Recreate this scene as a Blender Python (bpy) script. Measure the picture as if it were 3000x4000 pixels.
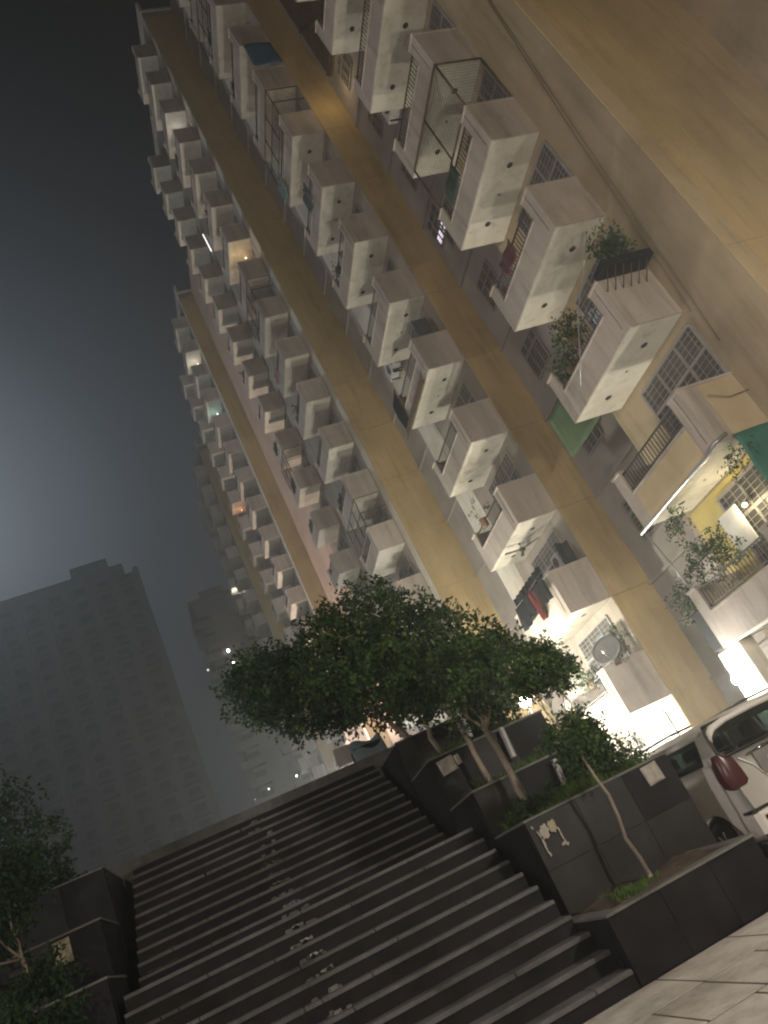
import bpy, math, random
import numpy as np
from mathutils import Vector, Matrix
random.seed(7); rng = np.random.default_rng(7)
for o in list(bpy.data.objects): bpy.data.objects.remove(o)
SC = bpy.context.scene; COL = SC.collection

HAZE = .0031
# ------------------------------------------------------------------ camera
yaw, pitch, roll = math.radians(19.743), math.radians(24.055), math.radians(26.751)
fw = Vector((math.sin(yaw)*math.cos(pitch), math.cos(yaw)*math.cos(pitch), math.sin(pitch)))
rt = Vector((math.cos(yaw), -math.sin(yaw), 0)); up = rt.cross(fw)
r2 = rt*math.cos(roll) - up*math.sin(roll); u2 = rt*math.sin(roll) + up*math.cos(roll)
cam = bpy.data.cameras.new('camera'); co = bpy.data.objects.new('camera', cam); COL.objects.link(co)
co.matrix_world = Matrix(((r2.x, u2.x, -fw.x, 0), (r2.y, u2.y, -fw.y, 0), (r2.z, u2.z, -fw.z, 1.6), (0, 0, 0, 1)))
cam.sensor_fit = 'VERTICAL'; cam.sensor_height = 36; cam.sensor_width = 27; cam.lens = 3100/4000*36
cam.clip_start = 0.05; cam.clip_end = 2000
SC.camera = co
SC.view_settings.view_transform = 'Standard'; SC.view_settings.look = 'None'
SC.view_settings.exposure = .28; SC.view_settings.gamma = 1; SC.view_settings.use_curve_mapping = False
SC.cycles.use_denoising = True; SC.cycles.pixel_filter_type = 'BLACKMAN_HARRIS'; SC.cycles.filter_width = 2.1
SC.cycles.max_bounces = 6; SC.cycles.diffuse_bounces = 3; SC.cycles.glossy_bounces = 3
SC.cycles.transparent_max_bounces = 12; SC.cycles.volume_bounces = 1
SC.cycles.sample_clamp_indirect = 3; SC.cycles.use_light_tree = True

# ------------------------------------------------------------------ night sky: town glow in smog, brightest to the left, dark overhead
w = bpy.data.worlds.new('World'); SC.world = w; w.use_nodes = True
nt = w.node_tree; N = nt.nodes; LK = nt.links
bg = N['Background']; tc = N.new('ShaderNodeTexCoord')
def wmath(op, a, b):
    m = N.new('ShaderNodeMath'); m.operation = op
    for i, v in enumerate((a, b)):
        if v is None: continue
        if isinstance(v, (int, float)): m.inputs[i].default_value = v
        else: LK.new(v, m.inputs[i])
    return m.outputs[0]
dt = N.new('ShaderNodeVectorMath'); dt.operation = 'DOT_PRODUCT'; LK.new(tc.outputs['Generated'], dt.inputs[0])
gd = Vector((-0.25, 0.83, 0.52)).normalized(); dt.inputs[1].default_value = gd
glow = N.new('ShaderNodeValToRGB'); LK.new(wmath('ADD', wmath('MULTIPLY', dt.outputs['Value'], .5), .5), glow.inputs[0])
cr = glow.color_ramp; cr.elements[0].position = 0.5; cr.elements[0].color = (.0008, .0009, .0012, 1)
cr.elements[1].position = 1.0; cr.elements[1].color = (.105, .124, .147, 1)
for p, c in ((.88, (.0008, .0009, .0013, 1)), (.918, (.0022, .0026, .0034, 1)), (.945, (.0075, .009, .0115, 1)), (.962, (.016, .019, .023, 1)), (.979, (.031, .037, .045, 1)), (.9945, (.070, .083, .100, 1))):
    e = cr.elements.new(p); e.color = c
LK.new(glow.outputs[0], bg.inputs[0]); bg.inputs[1].default_value = 1.0

# ------------------------------------------------------------------ point lights added for unseen estate lamps
def lamp_light(name, loc, watt, col, rad=.15, spot=None, aim=None, blend=.6):
    l = bpy.data.lights.new(name, 'SPOT' if spot else 'POINT'); l.energy = watt; l.color = col; l.shadow_soft_size = rad
    o = bpy.data.objects.new(name, l); COL.objects.link(o); o.location = loc
    if spot:
        l.spot_size = math.radians(spot); l.spot_blend = blend
        o.rotation_euler = (Vector(aim) - Vector(loc)).to_track_quat('-Z', 'Y').to_euler()
    return o
COOL = (1, .92, .86); WARM = (1, .66, .34); WHITE = (1, .95, .86)
LAMPS = [((-3.5, -7.0, 5.5), 2100, (1, .81, .60)), ((7.2, 2.6, 4.6), 1350, (1, .90, .76)), ((-22.0, 3.0, 11.0), 6200, (1, .89, .86)),
         ((6.0, 27.8, 4.5), 2400, (1, .95, .80)), ((7.0, 40.0, 4.5), 1500, (.97, 1, .95)), ((7.0, 62.0, 4.5), 1600, (.97, 1, .95)), ((7.0, 92.0, 5.0), 1200, (.97, 1, .95)), ((-14.0, 50.0, 36.0), 5500, (.84, .94, 1))]
for i, (p, e, c) in enumerate(LAMPS): lamp_light('estate_lamp_light', p, e, c, .25)

# ------------------------------------------------------------------ materials
MATS = {}
def mat(name, col, rough=.8, var=.15, scale=.6, fine=30, bump=.15, metal=0, spec=.4, dirt=None, streak=0, grime=0):
    if name in MATS: return MATS[name]
    m = bpy.data.materials.new(name); m.use_nodes = True; t = m.node_tree; n = t.nodes; L = t.links
    b = n['Principled BSDF']; b.inputs['Roughness'].default_value = rough; b.inputs['Metallic'].default_value = metal
    b.inputs['Specular IOR Level'].default_value = spec
    g = n.new('ShaderNodeNewGeometry')
    no = n.new('ShaderNodeTexNoise'); no.inputs['Scale'].default_value = scale; no.inputs['Detail'].default_value = 6; no.inputs['Roughness'].default_value = .62
    if streak:
        mp = n.new('ShaderNodeVectorMath'); mp.operation = 'MULTIPLY'; mp.inputs[1].default_value = (1, 1, streak)
        L.new(g.outputs['Position'], mp.inputs[0]); L.new(mp.outputs[0], no.inputs['Vector'])
    else: L.new(g.outputs['Position'], no.inputs['Vector'])
    r = n.new('ShaderNodeValToRGB'); L.new(no.outputs['Fac'], r.inputs[0])
    c = Vector(col); d = Vector(dirt) if dirt else c*(1-1.6*var)
    r.color_ramp.elements[0].position = .3; r.color_ramp.elements[0].color = (*d, 1)
    r.color_ramp.elements[1].position = .62; r.color_ramp.elements[1].color = (*(c*(1+var*.5)), 1)
    out = r.outputs[0]
    if grime:
        for sc_, st_, lo, hi, am in ((1.1, (2.6, 2.6, .22), .52, .74, grime), (.45, (1, 1, 1), .50, .72, grime*.7), (7, (1, 1, 1), .60, .72, grime*.6)):
            mp2 = n.new('ShaderNodeVectorMath'); mp2.operation = 'MULTIPLY'; mp2.inputs[1].default_value = st_; L.new(g.outputs['Position'], mp2.inputs[0])
            n2 = n.new('ShaderNodeTexNoise'); n2.inputs['Scale'].default_value = sc_; n2.inputs['Detail'].default_value = 7; n2.inputs['Roughness'].default_value = .7; L.new(mp2.outputs[0], n2.inputs['Vector'])
            rr = n.new('ShaderNodeValToRGB'); rr.color_ramp.elements[0].position = lo; rr.color_ramp.elements[1].position = hi
            v_ = 1-am; rr.color_ramp.elements[0].color = (1, 1, 1, 1); rr.color_ramp.elements[1].color = (v_, v_*.97, v_*.92, 1); L.new(n2.outputs['Fac'], rr.inputs[0])
            mx = n.new('ShaderNodeMix'); mx.data_type = 'RGBA'; mx.blend_type = 'MULTIPLY'; mx.inputs[0].default_value = 1
            L.new(out, mx.inputs[6]); L.new(rr.outputs[0], mx.inputs[7]); out = mx.outputs[2]
    L.new(out, b.inputs['Base Color'])
    f = n.new('ShaderNodeTexNoise'); f.inputs['Scale'].default_value = fine; f.inputs['Detail'].default_value = 3
    L.new(g.outputs['Position'], f.inputs['Vector'])
    if bump:
        bp = n.new('ShaderNodeBump'); bp.inputs['Strength'].default_value = bump; bp.inputs['Distance'].default_value = .02
        L.new(f.outputs['Fac'], bp.inputs['Height']); L.new(bp.outputs[0], b.inputs['Normal'])
    MATS[name] = m; return m
def emis(name, col, st):
    if name in MATS: return MATS[name]
    m = bpy.data.materials.new(name); m.use_nodes = True; b = m.node_tree.nodes['Principled BSDF']
    b.inputs['Base Color'].default_value = (*col, 1); b.inputs['Emission Color'].default_value = (*col, 1); b.inputs['Emission Strength'].default_value = st
    MATS[name] = m; return m
def glassm(name, tint, clear):
    m = bpy.data.materials.new(name); m.use_nodes = True; t = m.node_tree; n = t.nodes; L = t.links
    b = n['Principled BSDF']; b.inputs['Base Color'].default_value = (.012, .014, .015, 1); b.inputs['Roughness'].default_value = .06
    tr = n.new('ShaderNodeBsdfTransparent'); tr.inputs[0].default_value = (*tint, 1)
    mx = n.new('ShaderNodeMixShader'); mx.inputs[0].default_value = clear
    L.new(b.outputs[0], mx.inputs[1]); L.new(tr.outputs[0], mx.inputs[2]); L.new(mx.outputs[0], n['Material Output'].inputs[0])
    MATS[name] = m; return m
M_PAINT = mat('beige_paint', (.44, .385, .34), .85, .2, .9, 18, .15, streak=.18, grime=.38)
M_TAUPE = mat('taupe_paint', (.36, .29, .19), .85, .2, .5, 18, .12, streak=.25, grime=.30)
M_WALLP = mat('wall_paint', (.34, .295, .25), .85, .16, .5, 18, .12, streak=.25, grime=.35)
M_WHITE = mat('cream_paint', (.60, .56, .48), .85, .12, .5, 18, .1, grime=.35)
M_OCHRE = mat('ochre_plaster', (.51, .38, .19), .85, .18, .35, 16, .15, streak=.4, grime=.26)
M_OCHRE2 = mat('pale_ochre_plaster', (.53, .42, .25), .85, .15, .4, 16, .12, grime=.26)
M_LILAC = mat('grey_lilac_paint', (.32, .29, .27), .85, .14, .6, 18, .12)
M_YELL = mat('yellow_paint', (.52, .42, .14), .8, .1, .8, 18, .08)
M_PINK = mat('pink_lit_plaster', (.52, .38, .31), .85, .12, .5, 18, .1)
M_FRAME = mat('window_frame_paint', (.25, .235, .225), .5, .08, 2, 30, .03)
M_RAIL = mat('railing_metal', (.055, .042, .036), .5, .2, 3, 40, .05, spec=.5)
M_GLASS = mat('window_glass', (.075, .07, .066), .25, .2, 1.2, 5, 0, spec=.6)
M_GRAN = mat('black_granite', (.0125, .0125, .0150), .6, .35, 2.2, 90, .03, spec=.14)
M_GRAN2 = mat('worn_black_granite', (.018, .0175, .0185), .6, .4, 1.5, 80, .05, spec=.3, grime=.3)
M_TREAD = mat('sky_lit_granite_tread', (.098, .099, .104), .6, .35, 1.6, 60, .05, grime=.5)  # sky reflection on the treads put into the colour as lighter grey
M_COPE = mat('granite_coping', (.12, .12, .11), .55, .3, 2.0, 60, .05)
M_PAVE = mat('concrete_paving', (.44, .41, .365), .9, .25, 1.6, 45, .35, grime=.35)
M_JOINT = mat('paving_joint', (.07, .062, .05), .95, .2, 3, 40, .2)
M_ROAD = mat('asphalt', (.055, .053, .05), .92, .25, 1.3, 70, .4)
M_SOIL = mat('soil', (.07, .05, .035), .95, .4, 4, 60, .6)
M_BARK = mat('bark', (.25, .21, .165), .9, .35, 6, 50, .7, streak=.3)
M_DARK = mat('dark_fabric', (.014, .016, .022), .9, .3, 5, 60, .2, spec=.05)
M_PAPER = mat('paper', (.34, .315, .28), .9, .2, 9, 40, .05)
M_PAPER2 = mat('aged_paper', (.30, .28, .19), .9, .2, 9, 40, .05)
M_WPOST = mat('white_post_paint', (.52, .52, .52), .7, .2, 5, 40, .1)
M_METAL = mat('galvanised_metal', (.36, .36, .36), .4, .15, 4, 40, .03, metal=.7)
M_HOLE = mat('drain_hole', (.03, .03, .03), .9, .2, 5, 20, 0)
M_TOWER = mat('tower_paint', (.20, .19, .18), .9, .15, .2, 10, 0)
M_TOWER2 = mat('tower_dark_paint', (.16, .155, .15), .9, .15, .2, 10, 0)
def leafm(name, a, b):
    m = mat(name, a, .7, .3, 3.0, 20, 0, spec=.15)
    r = [n for n in m.node_tree.nodes if n.type == 'VALTORGB'][0]
    r.color_ramp.elements[0].color = (*b, 1); r.color_ramp.elements[1].color = (*a, 1); return m
M_LEAF = leafm('leaf_green', (.052, .098, .026), (.020, .046, .014))
M_LEAF3 = leafm('leaf_light_green', (.10, .155, .040), (.045, .08, .022))
M_LEAF2 = leafm('leaf_deep_green', (.026, .055, .018), (.011, .026, .010))
M_GRASS = leafm('grass_green', (.075, .125, .03), (.03, .06, .015))

# ------------------------------------------------------------------ mesh builder
class MB:
    def __init__(s): s.v = []; s.f = []; s.mi = []; s.sm = []
    def add(s, vs, fs, mi=0, sm=False):
        k = len(s.v); s.v += [tuple(p) for p in vs]
        for f in fs: s.f.append(tuple(k+i for i in f)); s.mi.append(mi); s.sm.append(sm)
        return s
    def box(s, x0, x1, y0, y1, z0, z1, mi=0):
        return s.add([(x0,y0,z0),(x1,y0,z0),(x1,y1,z0),(x0,y1,z0),(x0,y0,z1),(x1,y0,z1),(x1,y1,z1),(x0,y1,z1)],
                     [(0,3,2,1),(4,5,6,7),(0,1,5,4),(1,2,6,5),(2,3,7,6),(3,0,4,7)], mi)
    def bbox(s, x0, x1, y0, y1, z0, z1, b=.01, mi=0):   # box with chamfered vertical and top edges
        ring = lambda i, z: [(x0+i+b,y0+i,z),(x1-i-b,y0+i,z),(x1-i,y0+i+b,z),(x1-i,y1-i-b,z),(x1-i-b,y1-i,z),(x0+i+b,y1-i,z),(x0+i,y1-i-b,z),(x0+i,y0+i+b,z)]
        vs = ring(0, z0)+ring(0, z1-b)+ring(b, z1)
        fs = [tuple(range(7,-1,-1)), tuple(range(16,24))]
        for r in (0, 8):
            for i in range(8): fs.append((r+i, r+(i+1)%8, r+8+(i+1)%8, r+8+i))
        return s.add(vs, fs, mi)
    def tube(s, pts, rad, n=8, mi=0, cap=True):
        pts = [Vector(p) for p in pts]
        if isinstance(rad, (int, float)): rad = [rad]*len(pts)
        vs = []; 
        for i, p in enumerate(pts):
            d = (pts[min(i+1, len(pts)-1)] - pts[max(i-1, 0)]).normalized()
            a = d.orthogonal().normalized() if i == 0 else (a - d*a.dot(d)).normalized()
            b = d.cross(a)
            for k in range(n):
                t = 2*math.pi*k/n; vs.append(p + (a*math.cos(t) + b*math.sin(t))*rad[i])
        fs = []
        for i in range(len(pts)-1):
            for k in range(n): fs.append((i*n+k, i*n+(k+1)%n, (i+1)*n+(k+1)%n, (i+1)*n+k))
        if cap: fs.append(tuple(range(n-1, -1, -1))); fs.append(tuple(range((len(pts)-1)*n, len(pts)*n)))
        return s.add(vs, fs, mi, True)
    def bar(s, p, q, t, mi=0): return s.tube([p, q], t, 4, mi)
    def lathe(s, c, axis, prof, n=20, mi=0):
        c = Vector(c); ax = Vector(axis).normalized(); a = ax.orthogonal().normalized(); b = ax.cross(a); vs = []; fs = []
        for (h, r) in prof:
            for k in range(n):
                t = 2*math.pi*k/n; vs.append(c + ax*h + (a*math.cos(t)+b*math.sin(t))*r)
        for i in range(len(prof)-1):
            for k in range(n): fs.append((i*n+k, i*n+(k+1)%n, (i+1)*n+(k+1)%n, (i+1)*n+k))
        return s.add(vs, fs, mi, True)
    def sheet(s, fn, nu, nv, mi=0, th=.006):
        vs = [Vector(fn(i/nu, j/nv)) for j in range(nv+1) for i in range(nu+1)]
        nrm = (vs[1]-vs[0]).cross(vs[nu+1]-vs[0]).normalized()*th
        k = len(vs); vs = vs + [p+nrm for p in vs]; fs = []
        q = lambda i, j: j*(nu+1)+i
        for j in range(nv):
            for i in range(nu):
                f = (q(i,j), q(i+1,j), q(i+1,j+1), q(i,j+1)); fs.append(f[::-1]); fs.append(tuple(k+x for x in f))
        bd = [q(i,0) for i in range(nu+1)]+[q(nu,j) for j in range(1,nv+1)]+[q(i,nv) for i in range(nu-1,-1,-1)]+[q(0,j) for j in range(nv-1,0,-1)]
        for a, b in zip(bd, bd[1:]+bd[:1]): fs.append((a, b, k+b, k+a))
        return s.add(vs, fs, mi, True)
    def mesh(s, name, mats):
        me = bpy.data.meshes.new(name); me.from_pydata(s.v, [], s.f)
        for m in (mats if isinstance(mats, (list, tuple)) else [mats]): me.materials.append(m)
        me.polygons.foreach_set('material_index', s.mi); me.polygons.foreach_set('use_smooth', s.sm)
        me.update(); return me
WPOS = {}
def link(name, data, parent=None, at=(0, 0, 0), rz=0):
    o = bpy.data.objects.new(name, data); COL.objects.link(o)
    WPOS[o.name] = Vector(at)
    if parent: o.parent = parent; o.location = Vector(at) - WPOS[parent.name]
    else: o.location = at
    o.rotation_euler.z = rz
    return o
def part(name, mb, mats, parent=None, at=(0, 0, 0), rz=0):
    me = mb if isinstance(mb, bpy.types.Mesh) else mb.mesh(name, mats)
    return link(name, me, parent, at, rz)
def tag(o, label=None, cat=None, group=None, kind=None):
    for k, v in (('label', label), ('category', cat), ('group', group), ('kind', kind)):
        if v: o[k] = v
    return o
def empty(name, at, label, cat, group=None, kind=None, rz=0):
    return tag(link(name, None, None, at, rz), label, cat, group, kind)

# ------------------------------------------------------------------ smog
hz = bpy.data.materials.new('smog'); hz.use_nodes = True; hn = hz.node_tree.nodes; hn.remove(hn['Principled BSDF'])
pvn = hn.new('ShaderNodeVolumePrincipled'); pvn.inputs['Color'].default_value = (.86, .90, .92, 1); pvn.inputs['Density'].default_value = HAZE; pvn.inputs['Anisotropy'].default_value = .7
hz.node_tree.links.new(pvn.outputs[0], hn['Material Output'].inputs['Volume'])
tag(part('haze', MB().box(-62, 62, -45, 190, -1.3, 88), hz), kind='stuff')

# ------------------------------------------------------------------ ground
g = MB(); g.box(-60, 60, -40, 188, -.3, -.012)
tag(part('ground', g, M_ROAD), kind='structure')
pv = tag(part('pavement', MB().box(-9, 5.08, -6, 8.30, -.011, -.004), M_JOINT, None, (0, 0, 0)), kind='structure')
def slab(w_, l_): return MB().bbox(.008, w_-.008, .008, l_-.008, -.02, .0, .008).mesh('paving_slab', M_PAVE)
row = 0
for y0 in np.arange(8.30, -2, -.985):
    x = -2.6 - .3*(row % 2)
    wd = (.86, .55, .74)[row % 3]
    me = slab(wd, .985); xx = 3.3 - .26*(row % 2) - wd*9 + (0, .25, -.14)[row % 3]
    while xx < 5.0:
        if (y0 > 2 and xx > -1.5) or xx > 2: 
            if xx + wd <= 5.09: part('paving_slab', me, None, pv, (xx, y0-.985, .0 + random.uniform(-.002, .002)))
        xx += wd
    row += 1
tag(part('parking_road', MB().box(5.085, 13.1, -6, 75, -.011, .10), M_ROAD), kind='structure')
part('kerb', MB().bbox(5.0905, 5.24, -6, 8.2, .10, .17, .02), M_PAVE, bpy.data.objects['parking_road'])

# ------------------------------------------------------------------ staircase and terrace
SX0, SX1 = -1.62, 3.15
st = empty('staircase', (.77, 8.35, 0), 'broad flight of dark granite steps climbing between planter walls', 'staircase', kind='structure')
steps = []
Y, Z = 8.35, .17
for k in range(23):
    y0, z1 = Y, Z
    dep = .30 if k != 10 else 1.65
    steps.append((y0, z1, dep)); Y += dep; Z += .185
TOPZ = steps[-1][1]
for k, (y0, z1, dep) in enumerate(steps):
    if k == 22: break
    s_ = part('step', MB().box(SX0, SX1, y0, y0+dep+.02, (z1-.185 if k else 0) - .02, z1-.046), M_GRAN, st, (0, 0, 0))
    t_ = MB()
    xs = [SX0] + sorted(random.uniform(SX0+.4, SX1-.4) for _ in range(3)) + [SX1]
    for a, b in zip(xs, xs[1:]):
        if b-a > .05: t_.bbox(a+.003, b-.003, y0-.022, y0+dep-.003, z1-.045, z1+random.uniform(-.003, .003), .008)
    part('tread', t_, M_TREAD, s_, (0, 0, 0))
y0, z1, _ = steps[22]
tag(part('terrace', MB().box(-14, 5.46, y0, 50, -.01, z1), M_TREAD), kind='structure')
# ------------------------------------------------------------------ planter walls
def planter(x0, x1, y0, y1, z0, z1, label, group, grass=True):
    r = empty('planter_wall', ((x0+x1)/2, y0, z0), label, 'planter', group)
    w_ = MB()
    if x1 - x0 > .4:
        w_.box(x0+.01, x1-.01, y0+.012, y0+.18, z0, z1-.03); w_.box(x0, x0+.16, y0+.18, y1, z0, z1-.03); w_.box(x1-.16, x1, y0+.18, y1, z0, z1-.03)
    part('granite_cladding', w_, M_GRAN, r)
    npn = max(2, round((x1-x0)/.62)); nrw = max(1, round((z1-max(z0, 0))/.62)); dx_ = (x1-x0)/npn; dz_ = (z1-.03-z0)/nrw
    for i_ in range(npn):
        for j_ in range(nrw):
            part('granite_panel', MB().bbox(x0+i_*dx_+.002, x0+(i_+1)*dx_-.002, y0-.002+random.uniform(0, .003), y0+.011, z0+j_*dz_+.002, z0+(j_+1)*dz_-.002, .003), M_GRAN if random.random() < .7 else M_GRAN2, r)
    c = MB(); c.bbox(x0-.015, x1+.015, y0-.02, y0+.20, z1-.029, z1, .008); c.bbox(x0-.015, x0+.175, y0+.203, y1-.003, z1-.029, z1, .008); c.bbox(x1-.175, x1+.015, y0+.203, y1-.003, z1-.029, z1, .008)
    part('coping', c, M_COPE, r)
    s_ = MB(); n = 10
    def f(u, v): return (x0+.161+(x1-x0-.322)*u, y0+.181+(y1-y0-.185)*v, z1-.06+.05*math.sin(u*9+x0)*math.sin(v*7)+random.uniform(-.02, .03))
    s_.sheet(f, n, 5, th=.05)
    part('soil', s_, M_SOIL, r)
    return r
tiers_r = [(3.16, 5.04, 8.33, 9.80, 0, .66, 'lowest dark granite planter wall along the paving at the foot of the steps'),
           (3.33, 5.46, 9.802, 11.20, 0, 1.77, 'second dark granite planter wall with a torn poster beside the parked car'),
           (3.33, 5.46, 11.202, 12.70, 0, 2.43, 'third dark granite planter wall behind the torn poster wall, young tree in it'),
           (3.33, 5.46, 12.702, 14.28, 0, 3.24, 'tall dark granite planter wall hiding the lit ground floor, paper notice on it'),
           (3.33, 5.46, 14.282, steps[22][0]-.003, 0, 3.95, 'topmost dark granite planter wall right of the upper steps')]
for t in tiers_r: planter(*t, 'planter walls right of the steps')
tiers_l = [(-4.3, -1.63, 8.33, 9.8, 0, .70, 'lowest dark planter wall left of the steps'), (-4.3, -1.72, 9.802, 11.2, 0, 1.75, 'second dark planter wall left of the steps'),
           (-4.4, -1.72, 11.202, 12.7, 0, 2.30, 'third dark planter wall left of the steps'), (-4.6, -1.85, 12.702, 14.28, 0, 3.12, 'dark planter wall left of the steps with a white paper notice'),
           (-4.6, -1.85, 14.282, steps[22][0]-.003, 0, 4.0, 'topmost dark planter wall left of the upper steps')]
for t in tiers_l: planter(*t, 'planter walls left of the steps')

# ------------------------------------------------------------------ balconies, windows: shared meshes
BW, BD, BH = 3.3, 1.35, 1.28
XF, XW = 10.5, 11.85
def balcony_mesh(w_=BW, rng_=0):
    m = MB()
    m.box(.0, BD-.003, 0, w_, 0, .14)                               # slab
    a, b = .44, w_-.34
    m.box(0, .12, 0, .20, .14, BH); m.box(.035, .12, .20, .25, .14, BH); m.box(0, .12, .25, a, .14, BH)   # right pier with its groove
    m.box(0, .12, a, b, .14, .74)                                   # low middle panel
    m.box(0, .12, b, w_, .14, BH)                                   # left pier
    m.box(.12, BD-.003, 0, .12, .14, BH); m.box(.12, BD-.003, w_-.12, w_, .14, BH)
    m.box(-.03, .15, -.025, a+.01, BH, BH+.05); m.box(-.03, .15, b-.01, w_+.025, BH, BH+.05)   # caps
    m.box(.15, BD-.003, -.025, .145, BH, BH+.05); m.box(.15, BD-.003, w_-.145, w_+.025, BH, BH+.05)
    m.box(-.02, .0, a, b, .70, .74)
    return m.mesh('balcony', [M_PAINT])
def soffit_mesh(w_=BW):
    m = MB(); m.box(.03, BD-.02, .03, w_-.03, -.012, -.002)
    me = m.mesh('soffit', [M_WHITE, M_HOLE]); return me
def hole_mesh(r):
    return MB().lathe((0, 0, -.0125), (0, 0, -1), [(0, 0.001), (0, r), (.004, r*.96), (.004, r*.75), (-.0005, r*.7)], 14).mesh('drain_hole', M_HOLE)
def railing_mesh(w_=BW):
    m = MB(); a, b = .44, w_-.34
    for z in (.80, 1.20): m.box(.045, .075, a, b, z, z+.035)
    y = a+.06
    while y < b-.03: m.box(.052, .068, y, y+.016, .835, 1.20); y += .115
    return m.mesh('railing', M_RAIL)
def window_meshes(w_=2.35, h=2.1):
    fr = MB(); cs = (0, w_*.3, w_*.66, w_)
    for y in cs: fr.box(-.05, .0, y-.035, y+.035, 0, h)
    for z in (0, h*.70, h): fr.box(-.045, -.002, .036, w_-.036, z-.035, z+.035)
    pn = MB(); pn.box(-.018, -.006, .03, w_-.03, .03, h-.03)
    gr = MB()
    z = .12
    while z < h-.05: gr.box(-.062, -.052, .04, w_-.04, z, z+.012); z += .13
    for y in np.arange(.15, w_-.1, .28): gr.box(-.066, -.056, y, y+.012, .04, h-.04)
    return fr.mesh('window', M_FRAME), pn.mesh('pane', M_GLASS), gr.mesh('grille', M_FRAME)
ME_B, ME_S, ME_R, ME_H = balcony_mesh(), soffit_mesh(), railing_mesh(), [(hole_mesh(.085), .75, .8), (hole_mesh(.085), .62, BW-.75), (hole_mesh(.035), .7, BW*.5)]
NARROW = (balcony_mesh(2.35), soffit_mesh(2.35), railing_mesh(2.35))
ME_WF, ME_WP, ME_WG = window_meshes()
ME_VF, ME_VP, ME_VG = window_meshes(1.1, 1.2)
FLO = 3.0; Z0 = 3.1; NF = 18; ROOF = Z0 + NF*FLO + .6
def window(root, at, kind=0, lit=None):
    f_, p_, g_ = ((ME_WF, ME_WP, ME_WG), (ME_VF, ME_VP, ME_VG))[kind]
    o = part('window', f_, None, root, at); part('pane', p_, None, o, at); part('grille', g_, None, o, at); return o
BALC = {}
def block(key, label, Y0, Y1, rx, cols, rprev, near=True, depth=11.5):
    """one apartment block: main wall X=XW, side wall Y=Y0 facing the camera, recessed wall rx between the previous block and Y0"""
    r = empty('apartment_block', (XW, Y0, 0), label, 'apartment block', 'apartment blocks in a row along the road')
    part('wall', MB().box(XW, XW+depth, Y0+.003, Y1, .1, ROOF), M_TAUPE if key == 'A' else M_WALLP, r)
    part('recess_wall', MB().box(rx, rx+depth, rprev, Y0, .1, ROOF), M_LILAC, r)
    part('roof_parapet', MB().box(XW-.06, XW+depth, Y0-.06, Y1+.06, ROOF, ROOF+.25).box(XW-.06, XW+.14, Y0-.06, Y1+.06, ROOF+.25, ROOF+1.1), M_WHITE, r)
    # ochre side wall, one rendered panel for each storey
    me = MB().box(0, rx-XW-.02, -.02, 0, 0, FLO-.012).mesh('side_wall', M_OCHRE)
    for k in range(-1, NF):
        part('side_wall', me, None, r, (XW+.012, Y0, Z0+k*FLO if k >= 0 else .1))
    # storey ledges on the recessed wall
    lm = MB().box(-.10, 0, 0, Y0-rprev-.05, 0, .10).mesh('ledge', M_LILAC)
    for k in range(NF if key != 'A' else 0): part('ledge', lm, None, r, (rx, rprev+.02, Z0+k*FLO-.12))
    for ci, (c0, wy) in enumerate(cols):
        for k in range(NF):
            z = Z0 + k*FLO
            mb_, ms_, mr_ = NARROW if ci == 1 else (ME_B, ME_S, ME_R)
            b = part('balcony', mb_, None, r, (XF, c0, z)); BALC[(key, ci, k)] = b
            part('soffit', ms_, None, b, (XF, c0, z))
            part('railing', mr_, None, b, (XF, c0, z))
            if near and k < 9 and key != 'C':
                for hm, hx, hy in (ME_H if (k*7+ci) % 3 else ME_H[:2]): part('drain_hole', hm, None, b, (XF+hx, c0+hy, z))
        for k in range(-1, NF):
            window(r, (XW-.004, c0+wy, (Z0+k*FLO if k >= 0 else .1)+.62))
    return r
bA = block('A', 'nearest apartment block, its end wall of grooved ochre panels and its balconies largest', 9.5, 14.9, 16.05, [(11.22, .05)], -4.0)
bB = block('B', 'second apartment block with washing on a balcony and the brightly lit ground floor', 19.4, 25.1, 13.2, [(19.4, .72)], 14.9)
bC = block('C', 'third apartment block, behind the trees, with the broadest ochre side wall', 31.5, 45.0, 13.9, [(32.3, .6), (40.7, .4)], 25.1)
bD = block('D', 'fourth apartment block with a pink lit recess beside its ochre side wall', 57.5, 71.0, 13.3, [(58.2, .5), (66.6, .5)], 45.0, False)
bE = block('E', 'fifth apartment block, hazy and farthest in the lit row', 83.4, 97.0, 13.4, [(84.1, .5), (92.5, .5)], 71.0, False)
# nearest block: grooved panels on its side wall, cream bands, recess windows
for o in [c for c in bA.children if c.name.startswith('side_wall')]:
    o.hide_render = False; bpy.data.objects.remove(o)
for k in range(-1, NF):
    zb = Z0+k*FLO if k >= 0 else .1
    for j, (a, b) in enumerate(((0, .42), (.425, 1.25), (1.255, 2.15), (2.155, 3.12), (3.125, 4.17))):
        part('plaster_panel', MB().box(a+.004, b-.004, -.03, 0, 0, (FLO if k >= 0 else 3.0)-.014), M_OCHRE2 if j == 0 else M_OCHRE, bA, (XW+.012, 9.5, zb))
part('ochre_wall', MB().box(0, .02, 0, 13.468, 0, ROOF-.1), mat('shaded_ochre_paint', (.24, .175, .095), .85, .2, .5, 18, .12, grime=.25), bA, (16.028, -4.0, .1))  # shade of the recessed wall painted in as a darker ochre
part('cream_band', MB().box(0, .012, 0, 1.5, 0, ROOF-.2), M_WHITE, bB, (XW-.0125, 23.6, .1))
part('pale_band', MB().box(0, .012, 0, .62, 0, ROOF-.2), M_WHITE, bC, (XW-.0125, 31.52, .1))
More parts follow.
